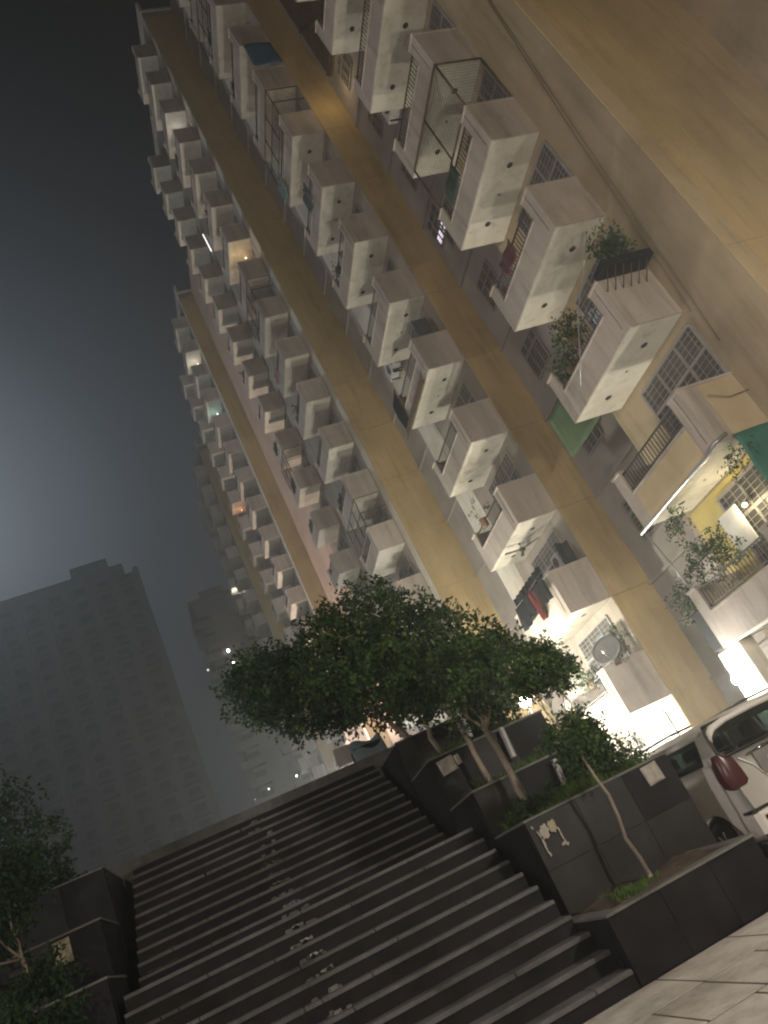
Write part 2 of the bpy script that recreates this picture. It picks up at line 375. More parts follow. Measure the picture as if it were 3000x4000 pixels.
part('pink_lit_wall', MB().box(0, .012, 0, 9.3, 0, ROOF-.2), M_PINK, bD, (13.3-.116, 48.1, .1))  # pinkish lamplight on the recess wall painted into the plaster colour
part('pale_band', MB().box(0, .012, 0, .6, 0, ROOF-.2), M_WHITE, bD, (XW-.0125, 57.55, .1))
for k in range(1, NF):
    window(bB, (13.2-.004, 17.4, Z0+k*FLO+.9), 1); window(bC, (13.9-.004, 27.5, Z0+k*FLO+.9), 1)

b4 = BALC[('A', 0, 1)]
part('warm_tint_panel', MB().box(0, .895, -.012, -.001, 0, 1.20), mat('warm_lit_ochre', (.42, .33, .21), .85, .15, .6, 18, .1), b4, (10.92, 11.217, Z0+3.06))  # warm light on this side parapet, painted as a thin orange panel
part('front_panel', MB().box(-.012, -.001, .0, 2.4, .02, .66), M_OCHRE2, b4, (XF, 11.68, Z0+3.0))

wl_ = window(bB, (13.2-.004, 18.0, Z0+5*3+1.5), 1)
part('lit_pane', MB().box(-.03, -.02, .08, .42, .12, .42), emis('lit_pane_lilac', (.9, .8, .95), .9), wl_, (13.196, 18.0, Z0+5*3+1.5))
part('lit_pane', MB().box(-.03, -.02, .50, .95, .12, .42), emis('lit_pane_lilac', (.9, .8, .95), .9), wl_, (13.196, 18.0, Z0+5*3+1.5))

# dark block closing the row, and hazy tower
r = empty('apartment_block', (6, 125, 0), 'dark unlit apartment block closing the far end of the row', 'apartment block', 'apartment blocks in a row along the road')
part('wall', MB().box(7.4, 30, 126.2, 140, 0, 56), M_TOWER, r)
fme = MB().box(0, 3.6, 0, 1.6, 0, .15).box(0, 3.6, 0, .12, .15, 1.2).box(0, .12, .12, 1.6, .15, 1.2).box(3.48, 3.6, .12, 1.6, .15, 1.2).mesh('balcony', M_TOWER)
wme = MB().box(1.5, 3.3, -.05, 0, .2, 2.2).mesh('window', M_GLASS)
for k in range(17):
    for x in (6.0, 12.4, 18.8):
        part('balcony', fme, None, r, (x, 124.6, 3.2+3*k)); part('window', wme, None, r, (x, 126.2, 3.4+3*k))
part('roof', MB().box(6.6, 30.4, 125, 140.4, 56, 56.5).box(9, 13, 128, 133, 56.5, 59), M_TOWER, r)
TY = 155
t = empty('tower', (-15, TY, 0), 'tall grey apartment tower standing alone, fading into the smog', 'tower')
part('wall', MB().box(-33, 1.2, TY+1.2, TY+20, 0, 81).box(-29, -1.6, TY+2.4, TY+18, 81, 84.4).box(-12, -4.4, TY+3, TY+14, 84.4, 87), M_TOWER, t)
rib = MB().box(0, 1.1, 0, 1.2, 0, 81.4).mesh('rib', M_TOWER)
tx = [-33.1, -28.3, -23.5, -18.7, -13.9, -9.2, -4.6, .1]
for x in tx: part('rib', rib, None, t, (x, TY, 0))
sl = MB().box(0, 3.3, 0, .9, 0, .9).mesh('balcony', M_TOWER2); twm = MB().box(.4, 2.6, -.04, 0, 0, 1.4).mesh('window', mat('dark_far_window', (.09, .088, .085), .8, .2, 1, 10, 0, spec=.05))
for x in tx[:-1]:
    for k in range(26):
        part('balcony', sl, None, t, (x+1.15, TY+.3, 1.0+3.1*k)); part('window', twm, None, t, (x+1.3, TY+1.2, 2.0+3.1*k))

# ------------------------------------------------------------------ trees
def leaf_mesh(name, clumps, n, size, mats, drop=.25, hollow=.45):
    """clumps: (x,y,z,rx,ry,rz); leaf-sized folded faces on twig clusters spread through the clump's volume"""
    vol = np.array([c[3]*c[4]*c[5] for c in clumps])**.75; pr = vol/vol.sum()
    V = []; F = []; MI = []
    pr = pr*rng.uniform(.45, 1.4, len(clumps)); pr /= pr.sum(); ntw = max(6, n//14)
    idx = rng.choice(len(clumps), ntw, p=pr)
    for ci in idx:
        c = clumps[ci]; d = rng.normal(size=3); d /= np.linalg.norm(d)
        rad = (hollow + (1.08-hollow)*rng.random()**.6)*(1+.28*math.sin(d[0]*6+c[0]*3)*math.cos(d[2]*5+c[1]*5+d[1]*4))
        p0 = np.array(c[:3]) + d*np.array(c[3:6])*rad
        td = d*.6 + rng.normal(size=3)*.5 + np.array((0, 0, -.15)); td /= np.linalg.norm(td)
        tl = size*rng.uniform(2.2, 4.5)
        mi = min(len(mats)-1, int(rng.choice(3, p=(.5, .36, .14))))
        for j in range(14):
            p = p0 + td*tl*(j/13.-.4) + rng.normal(size=3)*size*.45
            a = td*.4 + rng.normal(size=3)*.8 + np.array((0, 0, -drop)); a /= np.linalg.norm(a)
            b = np.cross(a, rng.normal(size=3)); b /= np.linalg.norm(b)+1e-9
            L = size*rng.uniform(.7, 1.25); W = L*.27; nn = np.cross(a, b)*L*.08
            k = len(V)
            V += [p, p+a*L*.5+b*W+nn, p+a*L, p+a*L*.5-b*W+nn]
            F += [(k, k+1, k+2), (k, k+2, k+3)]; MI += [mi, mi]
    me = bpy.data.meshes.new(name); me.from_pydata([tuple(v) for v in V], [], F)
    for m in mats: me.materials.append(m)
    me.polygons.foreach_set('material_index', MI); me.update(); return me
def limb(m, p, q, r0, r1, wob=.05, n=5, seg=7):
    p, q = Vector(p), Vector(q); L = (q-p).length; pts = []
    for i in range(n+1):
        t = i/n; w_ = wob*L*math.sin(math.pi*t)
        pts.append(p.lerp(q, t) + Vector((random.uniform(-1, 1), random.uniform(-1, 1), 0))*w_*.8)
    m.tube(pts, [r0+(r1-r0)*i/n for i in range(n+1)], seg); return pts
def tree(name, label, base, fork, clumps, n, size, r0, group, lean=2, mats=(M_LEAF2, M_LEAF, M_LEAF3)):
    r = empty(name, base, label, 'tree', group)
    m = MB(); pts = limb(m, base, fork, r0, r0*.68, .04, 6, 9)
    m.tube([Vector(base)-Vector((0, 0, .08)), Vector(base)+Vector((0, 0, .12))], [r0*1.5, r0*1.02], 9)
    for c in clumps:
        e = limb(m, fork, (c[0], c[1], c[2]-c[5]*.2), r0*.48, r0*.16, .09, 5, 6)
        for _ in range(3):
            d = Vector((random.uniform(-1, 1)*c[3], random.uniform(-1, 1)*c[4], random.uniform(0, 1)*c[5]))*.75
            limb(m, e[3], Vector(c[:3])+d, r0*.2, r0*.05, .1, 3, 5)
    part('trunk', m, M_BARK, r)
    cr_ = link('crown', leaf_mesh('crown', clumps, n, size, mats), r); cr_['kind'] = 'thing'
    return r
def rp(rx_, rz_, Yd): return (rx_*Yd, Yd, 1.6+rz_*Yd)
def cl(rx_, rz_, Yd, rr, fy=1.0, fz=.9): return (*rp(rx_, rz_, Yd), rr*Yd, rr*Yd*fy, rr*Yd*fz)
GT = 'trees in the planters beside the steps'
tree('tree', 'slim tree with a forked pale trunk above the torn poster wall', (3.88, 10.9, 1.72), (3.78, 10.85, 3.03),
     [cl(.395, .225, 11.2, .042), cl(.428, .23, 11.3, .021), cl(.365, .185, 11, .036), cl(.345, .22, 11.2, .038), cl(.33, .175, 11, .03), cl(.37, .215, 11, .04)], 7800, .085, .058, GT)
tree('tree', 'dark leafy tree with a thin crooked trunk, second from the poster wall', (4.0, 12.3, 2.40), (3.9, 12.25, 3.6),
     [cl(.325, .285, 12.6, .052), cl(.36, .285, 12.8, .040), cl(.285, .31, 12.6, .045), cl(.30, .23, 12.5, .045), cl(.265, .265, 12.6, .045), cl(.285, .215, 12.4, .04), cl(.33, .22, 12.5, .035)], 9500, .09, .05, GT)
tree('tree', 'tall dark tree whose crown reaches highest, over the upper steps', (3.82, 13.5, 3.2), (3.7, 13.4, 4.1),
     [cl(.29, .335, 13.6, .042), cl(.25, .335, 13.6, .042), cl(.215, .33, 13.6, .038), cl(.19, .335, 13.7, .028), cl(.24, .28, 13.5, .045), cl(.20, .275, 13.6, .042), cl(.225, .235, 13.5, .04)], 10000, .09, .05, GT)
tree('tree', 'dark spreading tree leaning out over the top of the steps', (3.7, 14.6, 3.9), (3.2, 14.6, 4.9),
     [cl(.165, .30, 14.8, .036), cl(.13, .305, 14.8, .036), cl(.10, .315, 15, .033), cl(.08, .30, 15, .028), cl(.12, .265, 14.9, .032), (1.5, 15, 5.8, .5, .5, .4), cl(.165, .255, 14.9, .033), cl(.20, .24, 14.9, .035), cl(.14, .24, 14.9, .03), cl(.10, .275, 14.9, .03)], 11000, .095, .055, GT)
tree('tree', 'leafy tree with low hanging branches at the top right of the steps', (3.85, 15.3, 3.95), (3.8, 15.3, 5.0),
     [cl(.26, .235, 15.3, .035), cl(.30, .225, 15.3, .04), cl(.335, .23, 15.3, .03), cl(.22, .265, 15.4, .04), cl(.18, .225, 15.5, .022), cl(.25, .205, 15.3, .025), cl(.29, .195, 15.3, .02)], 8500, .095, .05, GT)
tree('young_tree', 'small two-tiered tree in the lowest planter before the lit ground floor', (4.22, 9.3, .62), (4.20, 9.32, 2.1),
     [cl(.440, .083, 9.4, .026), cl(.468, .068, 9.4, .024), cl(.455, .178, 9.4, .034), cl(.428, .172, 9.4, .022), cl(.480, .165, 9.4, .022), cl(.47, .195, 9.4, .018), cl(.468, .095, 9.4, .018)], 9500, .062, .024, GT)
tree('young_tree', 'small bushy tree behind the tall planter wall against the ochre wall', (5.22, 13.2, 3.2), (5.2, 13.2, 3.75),
     [cl(.392, .172, 13.3, .012), cl(.380, .15, 13.2, .014)], 900, .095, .03, GT)
tree('tree', 'dim tree with pale thin trunk beside the notice on the planter wall', (-2.75, 12.2, 1.8), (-2.8, 12.3, 3.0),
     [(-2.85, 12.6, 4.1, .5, .6, .5), (-3.4, 12.4, 4.0, .6, .6, .6), (-3.0, 12.6, 3.5, .35, .4, .35), (-3.5, 12, 3.2, .4, .5, .5)], 8000, .085, .04, 'trees in the left planters', 2, (M_LEAF2, M_LEAF2))
tree('tree', 'taller dim tree standing behind the tree beside the pale wall notice', (-3.4, 15.0, 3.9), (-3.5, 15.0, 5.0),
     [(-3.6, 15, 5.6, .7, .6, .6), (-4.2, 15, 6.2, .8, .7, .7), (-3.2, 15, 4.9, .45, .5, .4), (-4.3, 15, 5.0, .7, .7, .6), (-2.9, 15, 4.4, .5, .5, .4), (-2.6, 15, 5.0, .4, .4, .35)], 9500, .095, .05, 'trees in the left planters', 2, (M_LEAF2, M_LEAF2))
shrubs_l = [(-2.6, 11.9, 2.55), (-2.3, 10.5, 2.0), (-2.9, 10.4, 2.1), (-2.4, 9.0, .95), (-3.1, 9.1, 1.05)]
for i, c in enumerate(shrubs_l):
    tag(link('shrub', leaf_mesh('shrub', [(*c, .42, .4, .32)], 1300, .075, (M_LEAF2, M_LEAF2), .3, .2)), ['dark shrub in the third planter left of the steps', 'dark shrub at the inner end of the second left planter', 'dark shrub in the middle of the second left planter', 'dark shrub at the inner end of the lowest left planter', 'dark shrub in the middle of the lowest left planter'][i], 'shrub', 'shrubs in the left planters')
# hedges and grass in the planters
def grass(name, x0, x1, y0, y1, z, h, n, label):
    V = []; F = []
    for _ in range(n):
        x, y = rng.uniform(x0, x1), rng.uniform(y0, y1)
        hh = h*rng.uniform(.5, 1.25)*(.6+.4*math.sin(x*5+y*3)); a = rng.uniform(0, 6.28); dx, dy = math.cos(a)*.012, math.sin(a)*.012
        lx, ly = rng.normal()*hh*.35, rng.normal()*hh*.35; k = len(V)
        V += [(x-dx, y-dy, z), (x+dx, y+dy, z), (x+lx*.5+dx*.6, y+ly*.5+dy*.6, z+hh*.6), (x+lx, y+ly, z+hh)]; F += [(k, k+1, k+2), (k, k+2, k+3)]
    me = bpy.data.meshes.new(name); me.from_pydata(V, [], F); me.materials.append(M_GRASS); me.update()
    return tag(link(name, me), label, 'grass', None, 'stuff')
grass('grass', 3.5, 5.3, 9.95, 11.15, 1.70, .24, 5200, 'bright green grass growing over the top of the poster wall')
grass('grass', 3.5, 5.3, 11.4, 12.6, 2.36, .22, 2600, 'green grass in the third planter')
grass('grass', 3.6, 4.3, 8.62, 9.6, .61, .14, 700, 'sparse weeds in the lowest planter')
grass('grass', 3.5, 5.3, 12.9, 14.2, 3.18, .22, 1800, 'green grass in the planter behind the tall wall')

tag(link('hedge', leaf_mesh('hedge', [(4.55+.2*i, 10.5+.12*(i % 3), 1.95+.06*(i % 2), .26, .3, .26) for i in range(5)] + [(3.6+.22*i, 10.6, 1.86, .2, .3, .14) for i in range(4)], 6500, .055, (M_LEAF2, M_LEAF), .2, .2)), 'low leafy hedge filling the planter above the torn poster wall', 'hedge', None, 'stuff')
# ------------------------------------------------------------------ parked car, seen from behind
def car(at):
    r = empty('parked_car', at, 'pale silver people carrier parked with its rear to the camera', 'car')
    P = mat('silver_car_paint', (.60, .575, .54), .4, .05, 1, 10, 0, metal=0, spec=.5)
    K = mat('black_trim', (.018, .018, .018), .5, .2, 5, 20, 0)
    G = glassm('car_glass', (.55, .62, .60), .62); RED = mat('tail_lamp_red', (.060, .014, .016), .3, .2, 8, 30, 0, spec=.4)
    S = mat('seat_fabric', (.055, .06, .06), .9, .2, 6, 60, .1); CH = mat('chrome', (.6, .6, .6), .15, .1, 3, 20, 0, metal=1)
    def rear_y(z):
        if z < .62: return .03
        if z < .66: return .0
        if z < 1.28: return .07 + (z-.66)*.05
        return .101 + (z-1.28)*.34
    def yf(z): return 4.66 - max(0, (z-.62))*.35
    # lower body
    ring = [(.0, .24), (.70, .24), (.86, .34), (.905, .55), (.917, .85), (.908, 1.10), (.872, 1.29)]
    stn = [0, .03, .08, .16, .3, .55, .85, .93, .97, 1.0]; wsc = [.90, .95, .985, 1, 1, 1, 1, .985, .94, .86]
    m = MB(); nr = len(ring); vs = []
    for t_, s_ in zip(stn, wsc):
        for sg in (1, -1):
            for (x, z) in (ring if sg == 1 else ring[::-1]):
                zz = z if t_ < .72 or z < .6 else z - (t_-.72)*1.1*(z-.6)
                y0, y1 = rear_y(z), yf(z)
                vs.append((sg*x*s_, y0+(y1-y0)*t_, zz))
    n2 = 2*nr; fs = []
    for i in range(len(stn)-1):
        for k in range(n2): fs.append((i*n2+k, i*n2+(k+1)%n2, (i+1)*n2+(k+1)%n2, (i+1)*n2+k))
    for base in (0, (len(stn)-1)*n2):
        for k in range(nr-1): fs.append((base+k, base+k+1, base+n2-2-k, base+n2-1-k))
    m.add(vs, fs, 0, True); me_ = m.mesh('body', P)
    part('body', me_, None, r, at)
    # roof, pillars
    rf = MB(); rr = [(0, 1.79), (.45, 1.78), (.66, 1.745), (.745, 1.69), (.775, 1.62)]
    vs = []; ys = [.14, .30, .8, 1.8, 2.6, 2.95]; dz = [-.075, -.02, 0, .01, -.02, -.085]
    for y, d in zip(ys, dz):
        for (x, z) in [(-x, z) for x, z in rr[:0:-1]] + rr: vs.append((x, y + (.0 if d > -.03 else 0), z+d))
    n1 = 9; fs = [(i*n1+k, i*n1+k+1, (i+1)*n1+k+1, (i+1)*n1+k) for i in range(len(ys)-1) for k in range(n1-1)]
    k0 = len(vs); vs += [(x, y, z-.05) for x, y, z in vs]; fs2 = [tuple(k0+i for i in f[::-1]) for f in fs]
    for k in range(n1-1): fs += [(k+1, k, k0+k, k0+k+1), ((len(ys)-1)*n1+k, (len(ys)-1)*n1+k+1, k0+(len(ys)-1)*n1+k+1, k0+(len(ys)-1)*n1+k)]
    for i in range(len(ys)-1): fs += [(i*n1, (i+1)*n1, k0+(i+1)*n1, k0+i*n1), ((i+1)*n1+n1-1, i*n1+n1-1, k0+i*n1+n1-1, k0+(i+1)*n1+n1-1)]
    rf.add(vs, fs+fs2, 0, True); part('roof', rf, P, r, at)
    for s_ in (-1, 1):
        def pil(a, b, w0, w1, t=.05):   # pillar as a thin slab in the side plane
            (xa, ya, za), (xb, yb, zb) = a, b; pl = MB()
            pl.add([(s_*xa, ya-w0/2, za), (s_*xa, ya+w0/2, za), (s_*(xa-t), ya+w0/2, za), (s_*(xa-t), ya-w0/2, za),
                    (s_*xb, yb-w1/2, zb), (s_*xb, yb+w1/2, zb), (s_*(xb-t), yb+w1/2, zb), (s_*(xb-t), yb-w1/2, zb)],
                   [(0,1,2,3),(7,6,5,4),(0,4,5,1),(1,5,6,2),(2,6,7,3),(3,7,4,0)], 0); part('pillar', pl, P, r, at)
        pil((.872, .30, 1.275), (.776, .37, 1.64), .36, .22, .07); pil((.866, 1.42, 1.275), (.775, 1.40, 1.64), .10, .08)
        pil((.866, 2.34, 1.275), (.775, 2.2, 1.64), .10, .08); pil((.866, 3.50, 1.22), (.77, 2.92, 1.6), .09, .08)
    # rear window with rounded corners, proud of the tailgate
    g = MB(); nu, nv = 10, 5; vs = []
    for j in range(nv+1):
        z = 1.30 + (1.72-1.30)*j/nv
        for i in range(nu+1):
            u = i/nu*2-1; hw = .83-.055*(j/nv); cut = .035 if j in (0, nv) and abs(u) == 1 else 0
            vs.append((u*(hw-cut), rear_y(z)-.012-.02*(1-u*u), z))
    fs = [(j*(nu+1)+i, j*(nu+1)+i+1, (j+1)*(nu+1)+i+1, (j+1)*(nu+1)+i) for j in range(nv) for i in range(nu)]
    g.add(vs, fs, 0, True); part('rear_window', g, G, r, at)
    fr = MB()
    for j in (0, nv):
        fr.tube([Vector(v)+Vector((0, -.002, 0)) for v in vs[j*(nu+1):(j+1)*(nu+1)]], .018, 6)
    for i in (0, nu): fr.tube([vs[j*(nu+1)+i] for j in range(nv+1)], .018, 6)
    part('window_seal', fr, K, r, at)
    for s_ in (-1, 1):
        for (ya, yb, yc, yd) in ((.47, 1.34, .50, 1.33), (1.48, 2.3, 1.46, 2.13), (2.42, 3.62, 2.27, 2.86)):
            w_ = MB(); w_.add([(s_*.868, ya, 1.30), (s_*.868, yb, 1.30), (s_*.782, yd, 1.62), (s_*.782, yc, 1.62), (s_*.860, ya, 1.30), (s_*.860, yb, 1.30), (s_*.774, yd, 1.62), (s_*.774, yc, 1.62)],
                              [(0,1,2,3),(7,6,5,4),(0,4,5,1),(2,6,7,3)] if s_ > 0 else [(3,2,1,0),(4,5,6,7),(1,5,4,0),(3,7,6,2)]); part('side_window', w_, G, r, at)
    ws = MB().sheet(lambda u, v: ((u*2-1)*(.80-.1*v), 3.50-.58*v+.10*(1-(u*2-1)**2), 1.24+.40*v), 8, 4, 0, .004); part('windscreen', ws, G, r, at)
    # tail lamps wrapping the corner
    for s_ in (-1, 1):
        tl = MB(); rows_ = [(.93, .70, .905, .08), (.97, .655, .928, .14), (1.10, .66, .928, .16), (1.24, .68, .912, .15), (1.36, .72, .878, .08)]; vs = []
        for z, xa, xb, yw in rows_:
            yr = rear_y(z)
            vs += [(s_*xa, yr-.018, z), (s_*(xa+xb)/2, yr-.026, z), (s_*(xb-.015), yr+.0, z), (s_*(xb+.004), yr+.05, z), (s_*(xb+.002), yr+yw, z)]
        fs = [(j*5+i, j*5+i+1, (j+1)*5+i+1, (j+1)*5+i) for j in range(4) for i in range(4)]
        if s_ < 0: fs = [f[::-1] for f in fs]
        tl.add(vs, fs, 0, True); part('tail_lamp', tl, RED, r, at)
    # tailgate details, plate, bumper
    d = MB(); d.box(-.42, .42, .055, .085, .93, 1.20); part('plate_recess', d, mat('recess_paint', (.20, .19, .18), .4, .1, 3, 20, 0), r, at)
    d = MB(); d.bbox(-.27, .27, .038, .054, .97, 1.10, .008); pp = part('number_plate', d, mat('plate_white', (.55, .55, .53), .5, .1, 8, 30, 0), r, at)
    d = MB(); d.tube([(-.5, .075, 1.215), (-.25, .05, 1.222), (.25, .05, 1.222), (.5, .075, 1.215)], [.008, .02, .02, .008], 8); part('chrome_strip', d, CH, r, at)
    d = MB(); d.tube([(-.62, .085, 1.22), (-.48, .078, 1.08), (-.40, .072, .90), (.40, .072, .90), (.48, .078, 1.08), (.62, .085, 1.22)], .012, 6); part('tailgate_crease', d, P, r, at)
    d = MB(); d.bbox(-.905, .905, -.03, .20, .36, .615, .05); d.bbox(-.80, .80, -.045, .05, .43, .55, .03); part('bumper', d, P, r, at)
    d = MB(); d.box(-.91, .91, -.012, .2, .618, .645); d.box(-.78, .78, -.02, .1, .28, .36); part('bumper_gap', d, K, r, at)
    for s_ in (-1, 1):
        d = MB(); d.bbox(s_*.70-.10, s_*.70+.10, -.052, -.03, .50, .545, .008); part('reflector', d, RED, r, at)
        for y in (.86, 3.72):
            a = MB(); a.lathe((s_*.80, y, .345), (s_, 0, 0), [(0, .385), (.118, .385), (.121, .33), (.119, 0.01)], 28); part('wheel_arch', a, K, r, at)
            wl = MB(); wl.lathe((s_*.76, y, .325), (s_, 0, 0), [(-.10, .2), (-.09, .30), (-.05, .325), (.13, .325), (.165, .30), (.168, .215)], 28); wo = part('wheel', wl, mat('tyre_rubber', (.02, .02, .02), .85, .2, 8, 60, .2), r, at)
            rm = MB(); rm.lathe((s_*.76, y, .325), (s_, 0, 0), [(.150, .215), (.160, .195), (.12, .17), (.13, .05), (.15, .001)], 28)
            for q in range(7):
                an = q*2*math.pi/7; rm.bar((s_*.905, y+.05*math.cos(an), .325+.05*math.sin(an)), (s_*.905, y+.2*math.cos(an), .325+.2*math.sin(an)), .024)
            part('rim', rm, M_METAL, wo, at)
    for x in (-.42, .42):
        for y in (1.05, 1.95, 2.8):
            s = MB(); s.bbox(x-.25, x+.25, y+.0, y+.12, .6, 1.36, .03); s.bbox(x-.12, x+.12, y+.02, y+.10, 1.38, 1.56, .03); part('seat', s, S, r, at)
    d = MB(); d.tube([(.30, .04, 1.30), (.05, -.0, 1.37)], .012, 6); part('wiper', d, K, r, at)
    d = MB(); d.tube([(-.70, .5, 1.80), (-.70, 1.2, 1.825), (-.70, 2.4, 1.815), (-.69, 2.75, 1.76)], .016, 6); d.tube([(.70, .5, 1.80), (.70, 1.2, 1.825), (.70, 2.4, 1.815), (.69, 2.75, 1.76)], .016, 6); part('roof_rail', d, K, r, at)
    for s_ in (-1, 1):
        d = MB(); d.bbox(min(s_*.93, s_*1.10), max(s_*.93, s_*1.10), 3.2, 3.32, 1.24, 1.42, .03); part('wing_mirror', d, P, r, at)
        for y in (1.62, 2.55):
            d = MB(); d.bbox(min(s_*.905, s_*.935), max(s_*.905, s_*.935), y, y+.2, 1.13, 1.165, .01); part('door_handle', d, P, r, at)
    return r
car((6.72, 9.35, .10))

# ------------------------------------------------------------------ things on and around the balconies
def shrub(label, c, rad, n, size=.07, pot=None, cat='potted plant', name='potted_plant', mats=(M_LEAF2, M_LEAF)):
    r = empty(name, (c[0], c[1], c[2]-rad[2]*1.1), label, cat)
    if pot:
        p = MB(); z = c[2]-rad[2]*1.1; p.lathe((c[0], c[1], z), (0, 0, 1), [(0, .001), (0, pot*.7), (.25, pot), (.27, pot*1.06), (.27, pot*.9), (.22, pot*.85), (.22, .001)], 14); part('pot', p, mat('terracotta', (.12, .06, .04), .85, .2, 4, 30, .1), r)
    s = MB()
    for _ in range(6): limb(s, (c[0], c[1], c[2]-rad[2]), (c[0]+random.uniform(-.7, .7)*rad[0], c[1]+random.uniform(-.7, .7)*rad[1], c[2]+random.uniform(-.2, .6)*rad[2]), .012, .004, .1, 3, 5)
    part('stem', s, M_BARK, r)
    link('foliage', leaf_mesh('foliage', [(*c, *rad)], n, size, mats, .3, .2), r); return r
shrub('dark leafy plant on the second-floor balcony rail of the nearest block', (10.62, 12.95, 10.62), (.3, .42, .42), 700, .09, .14)
shrub('spiky plant at the front rail, left part of the same second-floor balcony', (10.58, 13.6, 10.25), (.28, .5, .3), 600, .08, .13)
shrub('large dark bush in the tray fixed beyond the right side of the second-floor balcony', (11.0, 10.86, 10.95), (.45, .28, .42), 900, .08)
shrub('green bush spilling over the ground-floor balcony rail of the nearest block', (10.9, 13.7, 4.75), (.4, .75, .5), 1500, .075)
shrub('dark shrub at the left end of the ground-floor balcony of the nearest block', (10.75, 14.95, 4.35), (.35, .5, .4), 900, .075)
shrub('trailing creeper on the yellow wall under the first-floor balcony', (10.72, 13.75, 5.75), (.22, .3, .35), 350, .07, cat='creeper', name='creeper')
shrub('small plant hanging under the first-floor slab next to the teal tarpaulin', (10.95, 11.55, 5.75), (.22, .55, .22), 420, .06, cat='creeper', name='creeper')
shrub('clipped round bush on the first-floor balcony behind the satellite dish', (11.45, 19.62, 5.0), (.22, .22, .36), 500, .06, .13)
shrub('flowering plant on the parapet right of the satellite dish', (10.95, 19.36, 4.62), (.30, .25, .26), 600, .06, .13)
shrub('dark plant on the parapet left of the satellite dish', (10.6, 20.6, 4.5), (.3, .6, .3), 800, .07, .13)
shrub('bare twiggy plant on a third-floor rail of the second block', (10.5, 21.3, 10.6), (.35, .5, .45), 120, .07, .13)
# planter tray
r = empty('planter_tray', (11.0, 11.0, 10.3), 'black planter tray bracketed to the right side of a second-floor balcony', 'planter tray')
m = MB(); m.box(10.45, 11.7, 10.72, 11.17, 10.36, 10.40); m.box(10.45, 11.7, 10.72, 10.75, 10.40, 10.52); m.box(10.45, 10.48, 10.75, 11.17, 10.40, 10.52); part('tray', m, M_DARK, r)
m = MB()
for x in np.arange(10.55, 11.7, .2): m.bar((x, 10.8, 10.35), (x, 11.19, 10.05), .012)
part('bracket', m, M_RAIL, r)
# shining cable
r = part('cable', MB().tube([(10.3, 13.3, 9.32), (10.25, 12.6, 9.75), (10.28, 12.0, 10.3), (10.4, 11.25, 10.75), (10.5, 10.8, 11.1)], .013, 6), M_METAL)
tag(r, 'bright metal cable slung across the second-floor balcony front', 'cable')
# washing on the first block B balcony
GAR = [((0.007, 0.008, 0.016), 1.0, .75, 'navy sheet at the left end'), ((0.010, 0.010, 0.016), .36, .62, 'black shirt next to the navy sheet'), ((0.165, 0.019, 0.022), .26, .92, 'bright red shirt'), ((0.120, 0.022, 0.019), .22, .95, 'dark red shirt'),
       ((0.035, 0.016, 0.010), .2, .88, 'brown shirt'), ((0.010, 0.008, 0.008), .22, .8, 'dark brown trousers'), ((0.019, 0.020, 0.021), .42, .7, 'charcoal jumper'), ((0.025, 0.026, 0.026), .3, .62, 'grey jumper at the right end')]
y = 22.15
for i, (c, wd, ln, nm) in enumerate(GAR):
    m_ = mat('cloth_%02d' % i, tuple(x*.6 for x in c), .9, .3, 6, 50, .2, spec=.04)
    y1 = y - wd
    def f(u, v, y=y, wd=wd, ln=ln, i=i): return (10.36 - .035*math.sin(u*14+i*2)*v - .06*math.sin(v*2+i), y - wd*u*(1-.12*v) - .03*math.sin(v*5), 7.50 - ln*v - .05*math.sin(u*3.1))
    o = part('garment', MB().sheet(f, 10, 8, 0, .006), m_)
    tag(o, nm + ' on the balcony line above the lit ground floor', 'garment', 'washing on one balcony')
    y = y1 + .05
for i in range(6):
    yy = 22.2 - i*.38; hh = random.uniform(.75, 1.15)
    def f(u, v, yy=yy, hh=hh, i=i): return (10.50 - .05*math.sin(u*12+i) - .03*v, yy - .52*u, 7.80 - hh*v - .12*math.sin(u*3.1)*0)
    tag(part('garment', MB().sheet(f, 8, 6, 0, .006), mat('cloth_back_%d' % (i % 3), [(.010, .011, .014), (.016, .016, .018), (.009, .009, .010)][i % 3], .9, .3, 6, 50, .2, spec=.04)), ['folded dark cloth', 'grey folded cloth', 'faded black cloth', 'charcoal towel', 'slate grey cloth', 'dull black towel'][i] + ' on the rail behind the washing', 'garment', 'washing on one balcony')
tag(part('clothes_line', MB().tube([(10.37, 22.7, 7.52), (10.36, 21, 7.47), (10.37, 19.5, 7.52)], .006, 5), M_METAL), 'thin line holding the dark washing', 'clothes line')
# ceiling fan
r = empty('ceiling_fan', (11.05, 21.05, 8.9), 'dark three-bladed ceiling fan under a balcony slab of the second block', 'fan')
m = MB().lathe((11.05, 21.05, 9.09), (0, 0, -1), [(0, .05), (.03, .045), (.05, .012), (.16, .012), (.17, .09), (.23, .11), (.27, .06), (.275, .001)], 16); part('motor', m, M_RAIL, r)
for k in range(3):
    a = math.radians(70+120*k); m = MB(); d = Vector((math.cos(a), math.sin(a), 0)); n_ = Vector((-d.y, d.x, .12)); c0 = Vector((11.05, 21.05, 8.88))
    m.add([c0+d*.1-n_*.03, c0+d*.1+n_*.03, c0+d*.66+n_*.065, c0+d*.66-n_*.065, c0+d*.1-n_*.03+Vector((0, 0, .01)), c0+d*.1+n_*.03+Vector((0, 0, .01)), c0+d*.66+n_*.065+Vector((0, 0, .01)), c0+d*.66-n_*.065+Vector((0, 0, .01))],
          [(3, 2, 1, 0), (4, 5, 6, 7), (0, 1, 5, 4), (1, 2, 6, 5), (2, 3, 7, 6), (3, 0, 4, 7)]); part('blade', m, M_RAIL, r)
